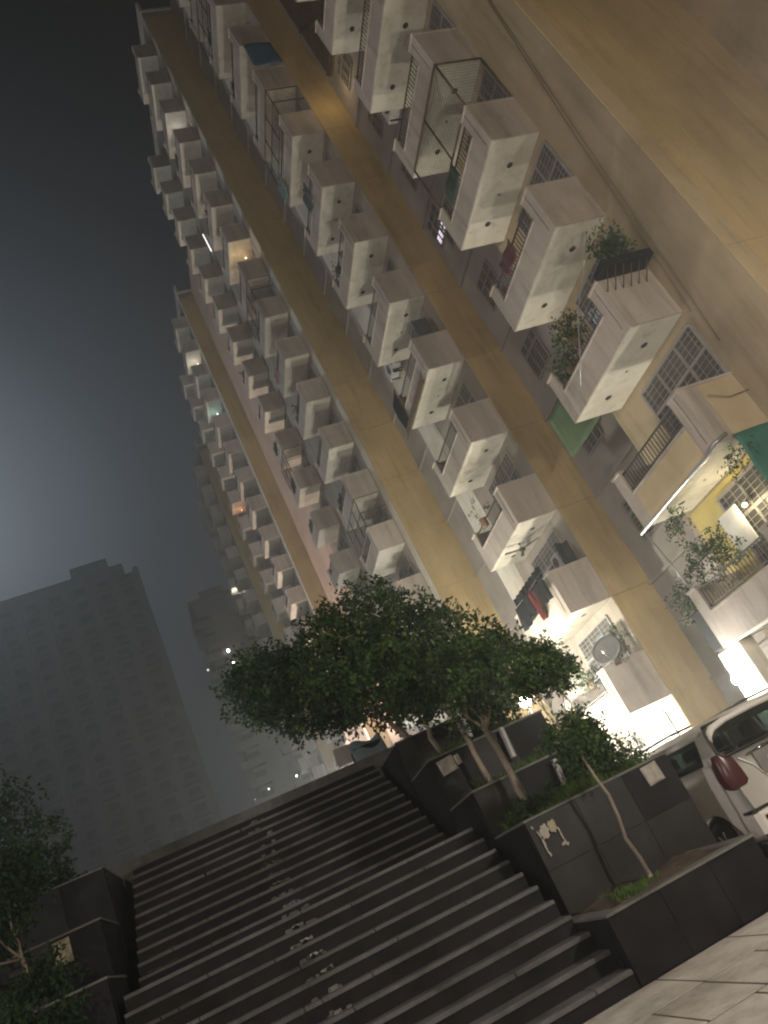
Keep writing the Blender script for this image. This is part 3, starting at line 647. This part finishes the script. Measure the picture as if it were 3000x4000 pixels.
# satellite dish
r = empty('satellite_dish', (10.75, 19.2, 4.40), 'round white satellite dish on a first-floor balcony corner', 'satellite dish')
ax = Vector((-.62, -.62, .45)).normalized(); c0 = Vector((10.68, 19.05, 4.72))
m = MB().lathe(c0, ax, [(0, .001), (.012, .15), (.05, .30), (.09, .40), (.098, .40), (.06, .30), (.022, .15), (.01, .001)][::1], 30); part('reflector', m, mat('dish_grey', (.42, .42, .41), .6, .1, 4, 30, .05), r)
m = MB(); m.tube([c0-ax*.0, c0-ax*.12+Vector((.05, .1, -.15)), (10.8, 19.25, 4.41)], .022, 6); part('mast', m, M_METAL, r)
m = MB(); m.tube([c0+ax*.08-Vector((0, 0, .36)), c0+ax*.42-Vector((0, 0, .22))], .013, 6); m.tube([c0+ax*.40-Vector((0, 0, .23)), c0+ax*.50-Vector((0, 0, .18))], .035, 8); part('feed_arm', m, M_METAL, r)
# coolers and air conditioner units
def unit(label, x0, x1, y0, y1, z0, z1, fan='x', c=(.42, .41, .39), name='air_conditioner', cat='air conditioner'):
    r = empty(name, ((x0+x1)/2, (y0+y1)/2, z0), label, cat)
    part('casing', MB().bbox(x0, x1, y0, y1, z0, z1, .02), mat('unit_%.2f' % c[0], c, .6, .15, 4, 30, .05), r)
    f = MB(); rr = min(z1-z0, (y1-y0) if fan == 'x' else (x1-x0))*.36
    if fan == 'x': f.lathe((x0-.001, y0+(y1-y0)*.42, (z0+z1)/2), (-1, 0, 0), [(0, rr), (.012, rr), (.012, rr*.9), (.003, rr*.88), (.003, rr*.2), (.012, rr*.18), (.012, .001)], 20)
    else: f.lathe((x0+(x1-x0)*.45, y0-.001, (z0+z1)/2), (0, -1, 0), [(0, rr), (.012, rr), (.012, rr*.9), (.003, rr*.88), (.003, rr*.2), (.012, rr*.18), (.012, .001)], 20)
    part('fan_guard', f, M_RAIL, r)
    b = MB(); 
    for s in (.2, .8): b.box(x0+.03, x1+.1, y0+(y1-y0)*s-.015, y0+(y1-y0)*s+.015, z0-.05, z0-.001)
    part('bracket', b, M_RAIL, r); return r
unit('outdoor air conditioner unit on the wall left of a balcony of the second block', 11.4, 11.72, 23.5, 24.3, 18.4, 18.95)
unit('pale cooler box hanging in a balcony opening beside a dark cloth, second block', 11.2, 11.65, 19.75, 20.2, 7.5, 8.0, c=(.5, .5, .5), name='air_cooler', cat='air cooler')
unit('dark cooler box in the side opening above the fan balcony', 11.0, 11.6, 19.7, 20.3, 16.5, 17.4, c=(.09, .10, .11), name='air_cooler', cat='air cooler')
tag(part('storage_box', MB().bbox(10.6, 11.3, 14.42, 15.05, 3.15, 4.05, .02), mat('dark_box_paint', (.012, .014, .014), .8, .2, 4, 30, .05)), 'dark box hanging at the left end of the ground-floor balcony, nearest block', 'box')
tag(part('cloth', MB().sheet(lambda u, v: (11.2+.45*u, 19.55-.02*math.sin(u*9), 8.15-.75*v+.03*math.sin(u*7)), 8, 5), M_DARK), 'dark cloth hanging in the side opening beside the cooler', 'cloth')
tag(part('board', MB().bbox(11.3, 11.34, 19.9, 20.45, 4.45, 5.35, .01), mat('blue_grey_board', (.13, .16, .19), .6, .1, 4, 30, .05)), 'blue-grey board standing on a first-floor balcony', 'board')
FLN = ['first', 'second', 'third', 'fourth', 'fifth', 'sixth', 'seventh', 'eighth', 'ninth', 'tenth', 'eleventh', 'twelfth', 'thirteenth', 'fourteenth', 'fifteenth', 'sixteenth', 'seventeenth', 'eighteenth']
CLC = [('grey', (.10, .10, .11)), ('maroon', (.10, .03, .035)), ('white', (.45, .44, .43)), ('blue', (.04, .07, .13)), ('dark green', (.03, .06, .04)), ('brown', (.09, .055, .035)), ('pink', (.30, .16, .17)), ('black', (.015, .015, .017))]
def clutter(c0, wy, col_name, ks, seed):
    R = random.Random(seed)
    for k in ks:
        z = Z0+3*k; q = R.random()
        if q < .30:
            n_, c_ = CLC[R.randrange(len(CLC))]; y_ = c0 + R.uniform(.5, wy-1.3); wd = R.uniform(.6, 1.1); ln = R.uniform(.45, .8)
            tag(part('cloth', MB().sheet(lambda u, v: (10.46-.03*math.sin(u*11+k)-.02*v, y_+wd*(1-u), z+1.31-.02*math.sin(u*3)-ln*v), 8, 5), mat('drying_cloth_'+n_.replace(' ', '_'), c_, .9, .3, 4, 50, .2)),
                n_+' cloth over the rail of the '+FLN[k]+'-floor balcony, '+col_name, 'cloth', 'cloths drying on balcony rails')
        elif q < .48:
            y_ = c0+R.uniform(.4, wy-1.3)
            tag(part('clothes_rack', MB().tube([(10.95, y_, z+.15), (10.95, y_, z+1.5)], .015, 6).tube([(10.95, y_+.8, z+.15), (10.95, y_+.8, z+1.5)], .015, 6).tube([(10.95, y_, z+1.5), (10.95, y_+.8, z+1.5)], .015, 6).sheet(lambda u, v: (10.95-.02*math.sin(u*9), y_+.78-.75*u, z+1.49-.8*v), 6, 4), mat('rack_cloth', (.07, .075, .09), .9, .3, 4, 50, .2)),
                'dark washing on a rack in the '+FLN[k]+'-floor balcony, '+col_name, 'clothes rack', 'clothes racks on balconies')
        elif q < .66:
            unit('air conditioner unit hung at the '+FLN[k]+'-floor balcony end, '+col_name, 11.35, 11.68, c0+wy+.25, c0+wy+.95, z+.3, z+.85)
        elif q < .82:
            shrub('small potted plant on the '+FLN[k]+'-floor rail, '+col_name, (10.60, c0+R.uniform(.6, wy-.5), z+1.25), (.22, .28, .25), 180, .09, .12)
clutter(19.4, 3.3, 'second block', (5, 6, 9, 10, 11, 12, 13), 5)
clutter(32.3, 3.3, 'near column of the third block', range(1, 17), 11)
clutter(40.7, 2.35, 'far column of the third block', range(3, 17), 23)
clutter(11.22, 3.05, 'nearest block', (3, 4, 6), 4)
# sheets, nets, awnings
M_GREEN = mat('green_shade_net', (.07, .12, .055), .9, .15, 2, 80, .2); M_TEAL = mat('teal_tarpaulin', (.02, .13, .10), .6, .15, 2, 30, .1); M_BLUE = mat('blue_tarpaulin', (.05, .12, .21), .6, .15, 2, 30, .1)
tag(part('shade_net', MB().sheet(lambda u, v: (11.55+.04*math.sin(u*8), 14.55+2.4*u, 10.75-1.35*v-.08*math.sin(u*3.1)+.04*math.sin(v*9+u*4)), 12, 8), M_GREEN), 'green shade net stretched from the left end of a balcony of the nearest block', 'shade net')
tag(part('tarpaulin', MB().sheet(lambda u, v: (10.86+1.0*u, 11.17-.03*math.sin(v*6+u*3), 6.14-1.08*v), 8, 8), M_TEAL), 'teal tarpaulin closing the side of the balcony with the yellow wall', 'tarpaulin')
tag(part('tarpaulin', MB().sheet(lambda u, v: (10.62+1.2*u, 19.36-.03*math.sin(v*5+u*4), 33.05-1.45*v), 8, 8), M_BLUE), 'dark blue tarpaulin closing a high balcony side', 'tarpaulin')
tag(part('cloth', MB().sheet(lambda u, v: (10.42-.05*math.sin(v*4), 23.0-.85*u*(1-.3*v), 16.45-1.25*v+.2*u), 8, 8), M_DARK), 'black cloth hanging off the left end of a middle-floor balcony', 'cloth')
tag(part('cloth', MB().sheet(lambda u, v: (10.42-.04*math.sin(u*9), 22.7-.9*u, 28.2-.95*v), 8, 6), mat('pale_teal_cloth', (.16, .25, .24), .9, .2, 4, 40, .1)), 'pale teal cloth drying on a high balcony of the second block', 'cloth')
tag(part('cloth', MB().sheet(lambda u, v: (10.44-.04*math.sin(u*9), 21.2-.9*u, 25.6-.9*v), 8, 6), mat('slate_cloth', (.08, .10, .12), .9, .2, 4, 40, .1)), 'slate blue cloth drying on a balcony under the pale teal one', 'cloth')
r = empty('awning', (10.4, 21.3, 15.0), 'rolled tan awning hung along the front of a balcony slab', 'awning')
part('valance', MB().sheet(lambda u, v: (10.40-.12*v, 22.9-3.2*u, 15.32-.42*v-.02*math.sin(u*30)), 30, 3), mat('tan_canvas', (.30, .21, .12), .9, .15, 3, 40, .1), r)
part('pole', MB().tube([(10.27, 22.95, 14.9), (10.27, 19.6, 14.9)], .018, 6), M_RAIL, r)
# bird-net cage
r = empty('balcony_cage', (10.5, 12.7, 16.4), 'brown wire bird cage closing a balcony of the nearest block', 'cage')
m = MB(); z0c, z1c = 16.42, 18.08
for p, q in (((10.49, 11.22, z0c), (10.49, 11.22, z1c)), ((11.8, 11.22, z0c), (11.8, 11.22, z1c)), ((10.49, 14.25, z0c), (10.49, 14.25, z1c)), ((10.49, 12.7, z0c), (10.49, 12.7, z1c)), ((10.49, 11.22, z1c), (11.8, 11.22, z1c)), ((10.49, 11.22, z0c), (11.8, 11.22, z0c)), ((10.49, 11.22, z1c), (10.49, 14.25, z1c)), ((10.49, 11.22, z0c), (10.49, 14.25, z0c))): m.bar(p, q, .028)
part('frame', m, mat('rusty_frame', (.11, .065, .04), .8, .3, 5, 40, .1), r)
m = MB()
for yv in np.arange(11.3, 14.25, .085): m.box(10.486, 10.494, yv, yv+.004, z0c, z1c)
for zv in np.arange(z0c, z1c, .11): m.box(10.484, 10.490, 11.22, 14.25, zv, zv+.004)
for xv in np.arange(10.55, 11.8, .085): m.box(xv, xv+.004, 11.216, 11.222, z0c, z1c)
for zv in np.arange(z0c, z1c, .11): m.box(10.49, 11.8, 11.214, 11.219, zv, zv+.004)
w_ = part('wire_mesh', m, M_RAIL, r); w_['kind'] = 'stuff'
def enclosure(label, c0, wy, k):
    z = Z0+3*k; r = empty('balcony_cage', (10.5, c0+wy/2, z+1.3), label, 'cage', 'caged balconies'); m = MB()
    y0_, y1_ = c0+.02, c0+wy-.02; z0_, z1_ = z+1.33, z+2.98
    for yv in np.linspace(y0_, y1_, 4): m.box(10.49, 10.53, yv-.015, yv+.015, z0_, z1_)
    for zv in (z0_, (z0_+z1_)/2, z1_-.03): m.box(10.494, 10.526, y0_, y1_, zv, zv+.03); m.box(10.53, 11.84, y0_, y0_+.03, zv, zv+.03)
    part('frame', m, M_RAIL, r); m = MB()
    for yv in np.arange(y0_+.1, y1_, .12): m.box(10.505, 10.515, yv, yv+.01, z0_, z1_)
    for xv in np.arange(10.62, 11.8, .12): m.box(xv, xv+.01, y0_+.008, y0_+.018, z0_, z1_)
    part('bars', m, M_RAIL, r)['kind'] = 'stuff'
for k, c0, wy, nm in ((8, 19.4, 3.3, 'second block'), (11, 19.4, 3.3, 'second block'), (4, 32.3, 3.3, 'near column of the third block'), (9, 32.3, 3.3, 'near column of the third block'), (7, 40.7, 2.35, 'far column of the third block')):
    enclosure('dark barred cage on the '+FLN[k]+'-floor balcony, '+nm, c0, wy, k)
# brown net high in the recess, and drying rack
r = empty('window_guard', (13.0, 18, 29.5), 'tall dark brown net closing the upper recess of the second block', 'net')
m = MB(); m.box(13.0, 13.03, 16.3, 18.9, 29.5, 56); part('net', m, mat('brown_net', (.10, .06, .04), .95, .25, 1.5, 60, .2), r)
m = MB()
for z in np.arange(29.6, 56, 3): m.box(12.94, 12.995, 16.3, 18.9, z, z+.1); m.bar((12.96, 16.4, z+.1), (12.96, 18.8, z+3), .04)
part('frame', m, M_RAIL, r)
# thin cables on the nearest block's wall
for i, (a, b) in enumerate((((11.8, 10.9, 8.0), (11.82, 9.8, 19.5)), ((11.8, 11.0, 8.9), (11.82, 9.9, 19.0)), ((10.9, 11.1, 7.05), (11.83, 11.12, 6.9)))):
    tag(part('cable', MB().tube([a, Vector(a).lerp(Vector(b), .5)+Vector((-.05, 0, -.1)), b], .008, 5), M_RAIL), ['thin dark cable running up the wall of the nearest block', 'second thin cable beside it on the nearest block', 'cable across the first-floor balcony side'][i], 'cable')
# gutter pipe under the first-floor slab of the nearest block
tag(part('gutter_pipe', MB().tube([(10.42, 14.6, 6.02), (10.42, 11.5, 6.04), (10.44, 11.25, 6.12), (10.75, 11.15, 6.2)], .04, 8), M_METAL), 'pale pipe running along the bottom edge of the first-floor balcony', 'pipe')
tag(part('drain_pipe', MB().tube([(10.44, 14.5, 5.98), (10.5, 14.4, 5.0), (10.52, 14.35, 4.3)], .022, 6), M_METAL), 'thin pipe dropping from the first-floor slab to the ground-floor balcony', 'pipe')
tag(part('wall_panel', MB().bbox(11.60, 11.64, 13.05, 13.75, 4.55, 5.45, .01), mat('white_board', (.50, .50, .50), .6, .1, 4, 30, .05)), 'white board leaning inside the ground-floor balcony', 'board')
part('yellow_wall', MB().box(0, .01, 0, 3.4, 0, 2.8), M_YELL, bA, (XW-.0115, 11.3, 3.24))

# ------------------------------------------------------------------ poster, papers, posts, litter
def paper(label, x, y, z, wd, ht, m_, torn=False, rot=0, group='papers stuck on the granite walls', name='paper_notice'):
    def f(u, v):
        du = (u-.5)*wd; dv = (.5-v)*ht; c_, s_ = math.cos(rot), math.sin(rot)
        return (x+du*c_-dv*s_, y-.006-.006*random.random(), z+du*s_+dv*c_)
    o = part(name, MB().sheet(f, 6, 6, 0, .001), m_); return tag(o, label, 'notice', group)
paper('small pale notice at the right end of the torn poster wall', 5.14, 9.78, 1.60, .24, .24, M_PAPER, rot=.06)
paper('pale notice on the tall planter wall behind the slim tree', 3.58, 12.68, 3.04, .28, .24, M_PAPER, rot=.1)
paper('pale scrap beside the notice on the tall planter wall', 3.78, 12.68, 3.06, .09, .16, M_PAPER, rot=.1)
paper('white paper notice on the left planter wall near the bottom left corner', -2.39, 12.68, 2.90, .23, .31, M_PAPER2)
# torn poster: patches of paper left on the wall
r = empty('torn_poster', (3.55, 9.79, 1.45), 'torn poster with only its top and edges left on the granite wall', 'poster')
def patch(pts, m_):
    m = MB(); n = len(pts); a = [(x, 9.776, z) for x, z in pts]; b = [(x, 9.7785, z) for x, z in pts]
    m.add(a+b, [tuple(range(n)), tuple(range(2*n-1, n-1, -1))] + [((i+1) % n, i, n+i, n+(i+1) % n) for i in range(n)]); part('paper_patch', m, m_, r)
def jag(pts, k=4, amp=.012):
    out = []
    for (a, b) in zip(pts, pts[1:]+pts[:1]):
        for i in range(k): t = i/k; out.append((a[0]+(b[0]-a[0])*t+(random.uniform(-amp, amp) if i else 0), a[1]+(b[1]-a[1])*t+(random.uniform(-amp, amp) if i else 0)))
    return out
patch(jag([(3.43, 1.50), (3.50, 1.48), (3.54, 1.50), (3.57, 1.58), (3.55, 1.645), (3.48, 1.64), (3.45, 1.60)]), M_PAPER)
patch(jag([(3.575, 1.53), (3.64, 1.505), (3.67, 1.55), (3.665, 1.645), (3.60, 1.655), (3.572, 1.60)]), M_PAPER2)
patch(jag([(3.41, 1.60), (3.425, 1.60), (3.455, 1.50), (3.44, 1.38), (3.455, 1.30), (3.43, 1.29), (3.42, 1.40), (3.425, 1.50)], 4, .006), M_PAPER)
patch(jag([(3.665, 1.55), (3.69, 1.53), (3.685, 1.43), (3.70, 1.36), (3.68, 1.35), (3.67, 1.44)], 4, .006), M_PAPER)
patch(jag([(3.62, 1.345), (3.66, 1.34), (3.70, 1.31), (3.72, 1.33), (3.68, 1.37), (3.64, 1.365)], 3, .01), M_PAPER)
patch(jag([(3.37, 1.68), (3.40, 1.66), (3.395, 1.635), (3.375, 1.645)], 3, .008), M_PAPER2)
def post(label, x, y, z0, h, rot=0):
    o = part('marker_post', MB().bbox(-.035, .035, -.035, .035, 0, h, .008), M_WPOST, None, (x, y, z0)); o.rotation_euler = (0, .05, rot); return tag(o, label, 'post', 'white posts in the planters')
post('short white post in the grass above the torn poster wall', 4.56, 11.08, 1.98, .36, .3)
post('short white post at the top of the tall planter wall', 4.60, 12.55, 2.72, .50, .2)
post('short white post near the highest planter, partly behind leaves', 4.48, 13.7, 3.42, .48, .1)
# litter and rubble in the worn middle of the steps
for k in range(3, 21):
    y0, z1, dep = steps[k]; xm = .50 + .012*(k-3) + random.uniform(-.05, .05)
    for j in range(4):
        a = random.uniform(.03, .09); x = xm+random.uniform(-.16, .16); b = MB()
        pts = [(a*math.cos(t)*random.uniform(.6, 1), a*math.sin(t)*random.uniform(.6, 1)) for t in np.arange(0, 6.2, 1.05)]; n = len(pts); h = random.uniform(.015, .05)
        b.add([(p, q, 0) for p, q in pts]+[(p*.8, q*.8, h) for p, q in pts], [tuple(range(n-1, -1, -1)), tuple(range(n, 2*n))]+[(i, (i+1) % n, n+(i+1) % n, n+i) for i in range(n)])
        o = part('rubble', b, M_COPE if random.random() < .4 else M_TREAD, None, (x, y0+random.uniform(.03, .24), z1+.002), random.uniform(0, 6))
        tag(o, 'broken stone chip lying in the worn middle of the steps', 'rubble', 'stone chips on the steps')
for i, (k, dx, nm) in enumerate(((7, 0, 'crumpled white paper on a lower step'), (8, -.03, 'white wrapper one step above the crumpled paper'), (9, -.06, 'small pale scrap just below the landing'), (13, -.02, 'dim scrap on the upper flight'), (15, .0, 'dull scrap near the top of the steps'), (6, .03, 'grey scrap below the white papers'))):
    y0, z1, dep = steps[k]
    def f(u, v): return (.52+dx+.14*u+random.uniform(-.015, .015), y0+.05+.10*v+random.uniform(-.015, .015), z1+.015+random.uniform(0, .045))
    tag(part('litter', MB().sheet(f, 4, 4, 0, .002), M_PAPER if i < 3 else M_PAPER2), nm, 'litter', 'litter on the steps')
y0, z1, dep = steps[12]
for i, (zz, nm) in enumerate(((0, 'long pale scrap of cardboard on the left of the upper flight'), (-1, 'second pale scrap of cardboard one step lower on the left'))):
    y0, z1, dep = steps[12+zz]
    tag(part('cardboard', MB().sheet(lambda u, v: (-1.48+.42*u, y0+.04+.17*v, z1+.012+.01*math.sin(u*9)), 6, 3, 0, .004), mat('cardboard', (.16, .14, .12), .9, .3, 5, 40, .1)), nm, 'cardboard')
# things at the top of the steps
tz = TOPZ
r = empty('covered_stall', (3.45, 17.6, tz), 'small stall under blue-grey sheets at the top of the steps', 'stall')
part('sheet', MB().sheet(lambda u, v: (3.1+.75*u, 17.3+.6*v, tz+.05+.55*math.sin(min(1, v*1.6)*1.57)+.06*math.sin(u*7)), 10, 8), mat('blue_grey_sheet', (.16, .21, .25), .8, .2, 3, 30, .1), r)
part('table', MB().box(3.15, 3.8, 17.45, 17.9, tz, tz+.45), M_GRAN, r)
tag(part('sign_board', MB().bbox(2.85, 3.25, 18.2, 18.26, tz+.35, tz+.75, .01).box(3.0, 3.04, 18.27, 18.31, tz, tz+.35), mat('cream_board', (.45, .40, .36), .7, .1, 4, 30, .05)), 'blank cream board on a stake beside the covered stall', 'board')
# ------------------------------------------------------------------ lamps that show lit, and light sources added among them
def bulb_lamp(label, p, watt, col, st, rad=.06, off=(-.25, 0, 0), name='wall_lamp', lr=.06):
    r = empty(name, p, label, 'lamp')
    part('bulb', MB().lathe(p, (0, 0, 1), [(-rad, .001), (-rad*.7, rad*.7), (0, rad), (rad*.7, rad*.7), (rad, .001)], 14), emis('bulb_%s_%d' % (name, st), col, st), r)
    part('bracket', MB().tube([Vector(p)+Vector((.02, 0, rad)), Vector(p)+Vector((.12, 0, rad+.05)), Vector(p)+Vector((.22, 0, rad))], .012, 6), M_RAIL, r)
    if watt: lamp_light(name+'_light', Vector(p)+Vector(off), watt, col, lr)
    return r
bulb_lamp('glaring white lamp on the ground-floor wall behind the parked car', (10.48, 14.70, 2.46), 120, (1, .97, .88), 400, .10, (-.5, -.2, -.02))
part('pillar', MB().bbox(10.66, 11.05, 14.22, 15.05, .1, 3.085, .02), M_WHITE, bA, (0, 0, 0))  # white pier added behind the lamp to catch its glare
bulb_lamp('warm lamp inside the ground-floor balcony with the yellow wall', (11.55, 12.75, 5.25), 30, (1, .85, .52), 10, .05, (-.15, 0, -.08))
r = empty('street_lamp', (8.9, 21.4, .1), 'street lamp hidden behind the trees, flooding the ground floor white', 'street lamp')
part('pole', MB().tube([(8.9, 21.4, .1), (8.9, 21.4, 4.6)], [.06, .04], 10), M_RAIL, r)
part('lamp_globe', MB().lathe((8.9, 21.4, 4.58), (0, 0, 1), [(0, .06), (.06, .14), (.16, .18), (.26, .14), (.33, .001)], 14), emis('lamp_glass', (1, .97, .88), 30), r)
lamp_light('street_lamp_light', (9.1, 21.4, 4.9), 640, (1, .94, .76), .12)
r = empty('bollard_lamp', (10.7, 20.9, .1), 'unseen low white lamp added to blow out the ground-floor wall', 'lamp')  # hidden lamp and two lights added to blow out the wall
part('post', MB().tube([(10.7, 20.9, .1), (10.7, 20.9, 1.2)], .05, 10), M_RAIL, r)
part('globe', MB().lathe((10.7, 20.9, 1.2), (0, 0, 1), [(0, .05), (.05, .10), (.13, .13), (.21, .10), (.26, .001)], 14), emis('added_low_globe', (1, .97, .88), 40), r)
lamp_light('bollard_lamp_light', (10.45, 20.9, 1.55), 1100, (1, .95, .80), .1)
lamp_light('bollard_lamp_light', (9.9, 20.7, 2.0), 1300, (1, .95, .80), .1)
def room_lamp(label, p, watt, col):
    r = empty('balcony_lamp', p, label, 'lamp')
    part('bulb', MB().lathe(p, (0, 0, 1), [(-.05, .001), (0, .06), (.05, .001)], 10), emis('room_bulb_%.1f' % col[2], col, 4), r)
    lamp_light('balcony_lamp_light', (p[0]-.45, p[1]-.3, p[2]-.55), watt*.3, col, .35)
room_lamp('warm lamp lighting one balcony of the third block', (11.5, 33.6, Z0+10*3+2.86), 60, (1, .72, .4))
room_lamp('white lamp lighting a high balcony of the third block', (11.5, 33.6, Z0+14*3+2.86), 40, (1, .97, .9))
room_lamp('white lamp lighting a balcony at the edge of the fourth block', (11.5, 60.0, Z0+15*3+2.86), 90, (1, .95, .8))
room_lamp('pale blue lamp on a balcony of the fourth block', (11.4, 60.2, Z0+13*3+2.86), 40, (.6, 1, .95))
room_lamp('orange lamp on a balcony of the fourth block', (11.4, 68.2, Z0+11*3+2.86), 70, (1, .5, .28))
room_lamp('bright white lamp on a balcony of the fifth block', (11.4, 93.4, Z0+12*3+2.86), 260, (1, .97, .85))
r = empty('glow_strip', (10.44, 35.75, 39.25), 'slim glowing strip added as a white streak at a high balcony end, third block', 'lamp')  # added glowing strip that imitates a bright streak, not a known fitting
part('tube', MB().tube([(10.40, 35.72, 39.3), (10.40, 35.86, 41.0)], .03, 8), emis('glow_strip_white', (1, .93, .92), 1.6), r)
part('holder', MB().box(10.43, 10.47, 35.70, 35.88, 39.25, 41.05), M_FRAME, r)
lamp_light('added_recess_spot', (6.4, 57.0, 6.0), 15000, (1, .78, .64), .2, 75, (13.2, 53.8, 25))  # spot without a lamp body, added over the road to light the recess wall
lamp_light('balcony_lamp_light', (12.5, 18.3, Z0+8*3+1.2), 16, (1, .74, .38), .3)  # light without a lamp, added in the recess to warm the ledge
for i, (rx_, rz_, Yd, s, nm) in enumerate(((.081, .356, 124.4, .6, 'bright window lamp on the dark end block'), (.082, .338, 124.4, .42, 'smaller lamp below the bright one on the dark end block'), (.049, .341, 124.3, .38, 'dim lamp on the corner of the dark end block'), (.074, .277, 124.4, .42, 'lamp on the dark end block seen through leaves'), (.069, .174, 124.4, .35, 'yellowish lamp low on the dark end block'), (.105, .175, 80., .18, 'lamp low at the foot of the fifth block'), (.05, .169, 124.3, .28, 'faint lamp low on the corner of the dark end block'))):
    p = rp(rx_, rz_, Yd); r = empty('distant_lamp', p, nm, 'lamp', 'distant lamps at the end of the row')
    part('globe', MB().lathe(p, (0, 0, 1), [(-s*.5, .001), (-s*.3, s*.3), (0, s*.42), (s*.3, s*.3), (s*.5, .001)], 10), emis('far_%d' % i, (1, .97, .9), (14, 10, 1.2, 9, 2.2, 8, .5)[i]), r)
    part('holder', MB().box(p[0]-.05, p[0]+.05, p[1], p[1]+.6, p[2]+s*.5, p[2]+s*.5+.1), M_RAIL, r)
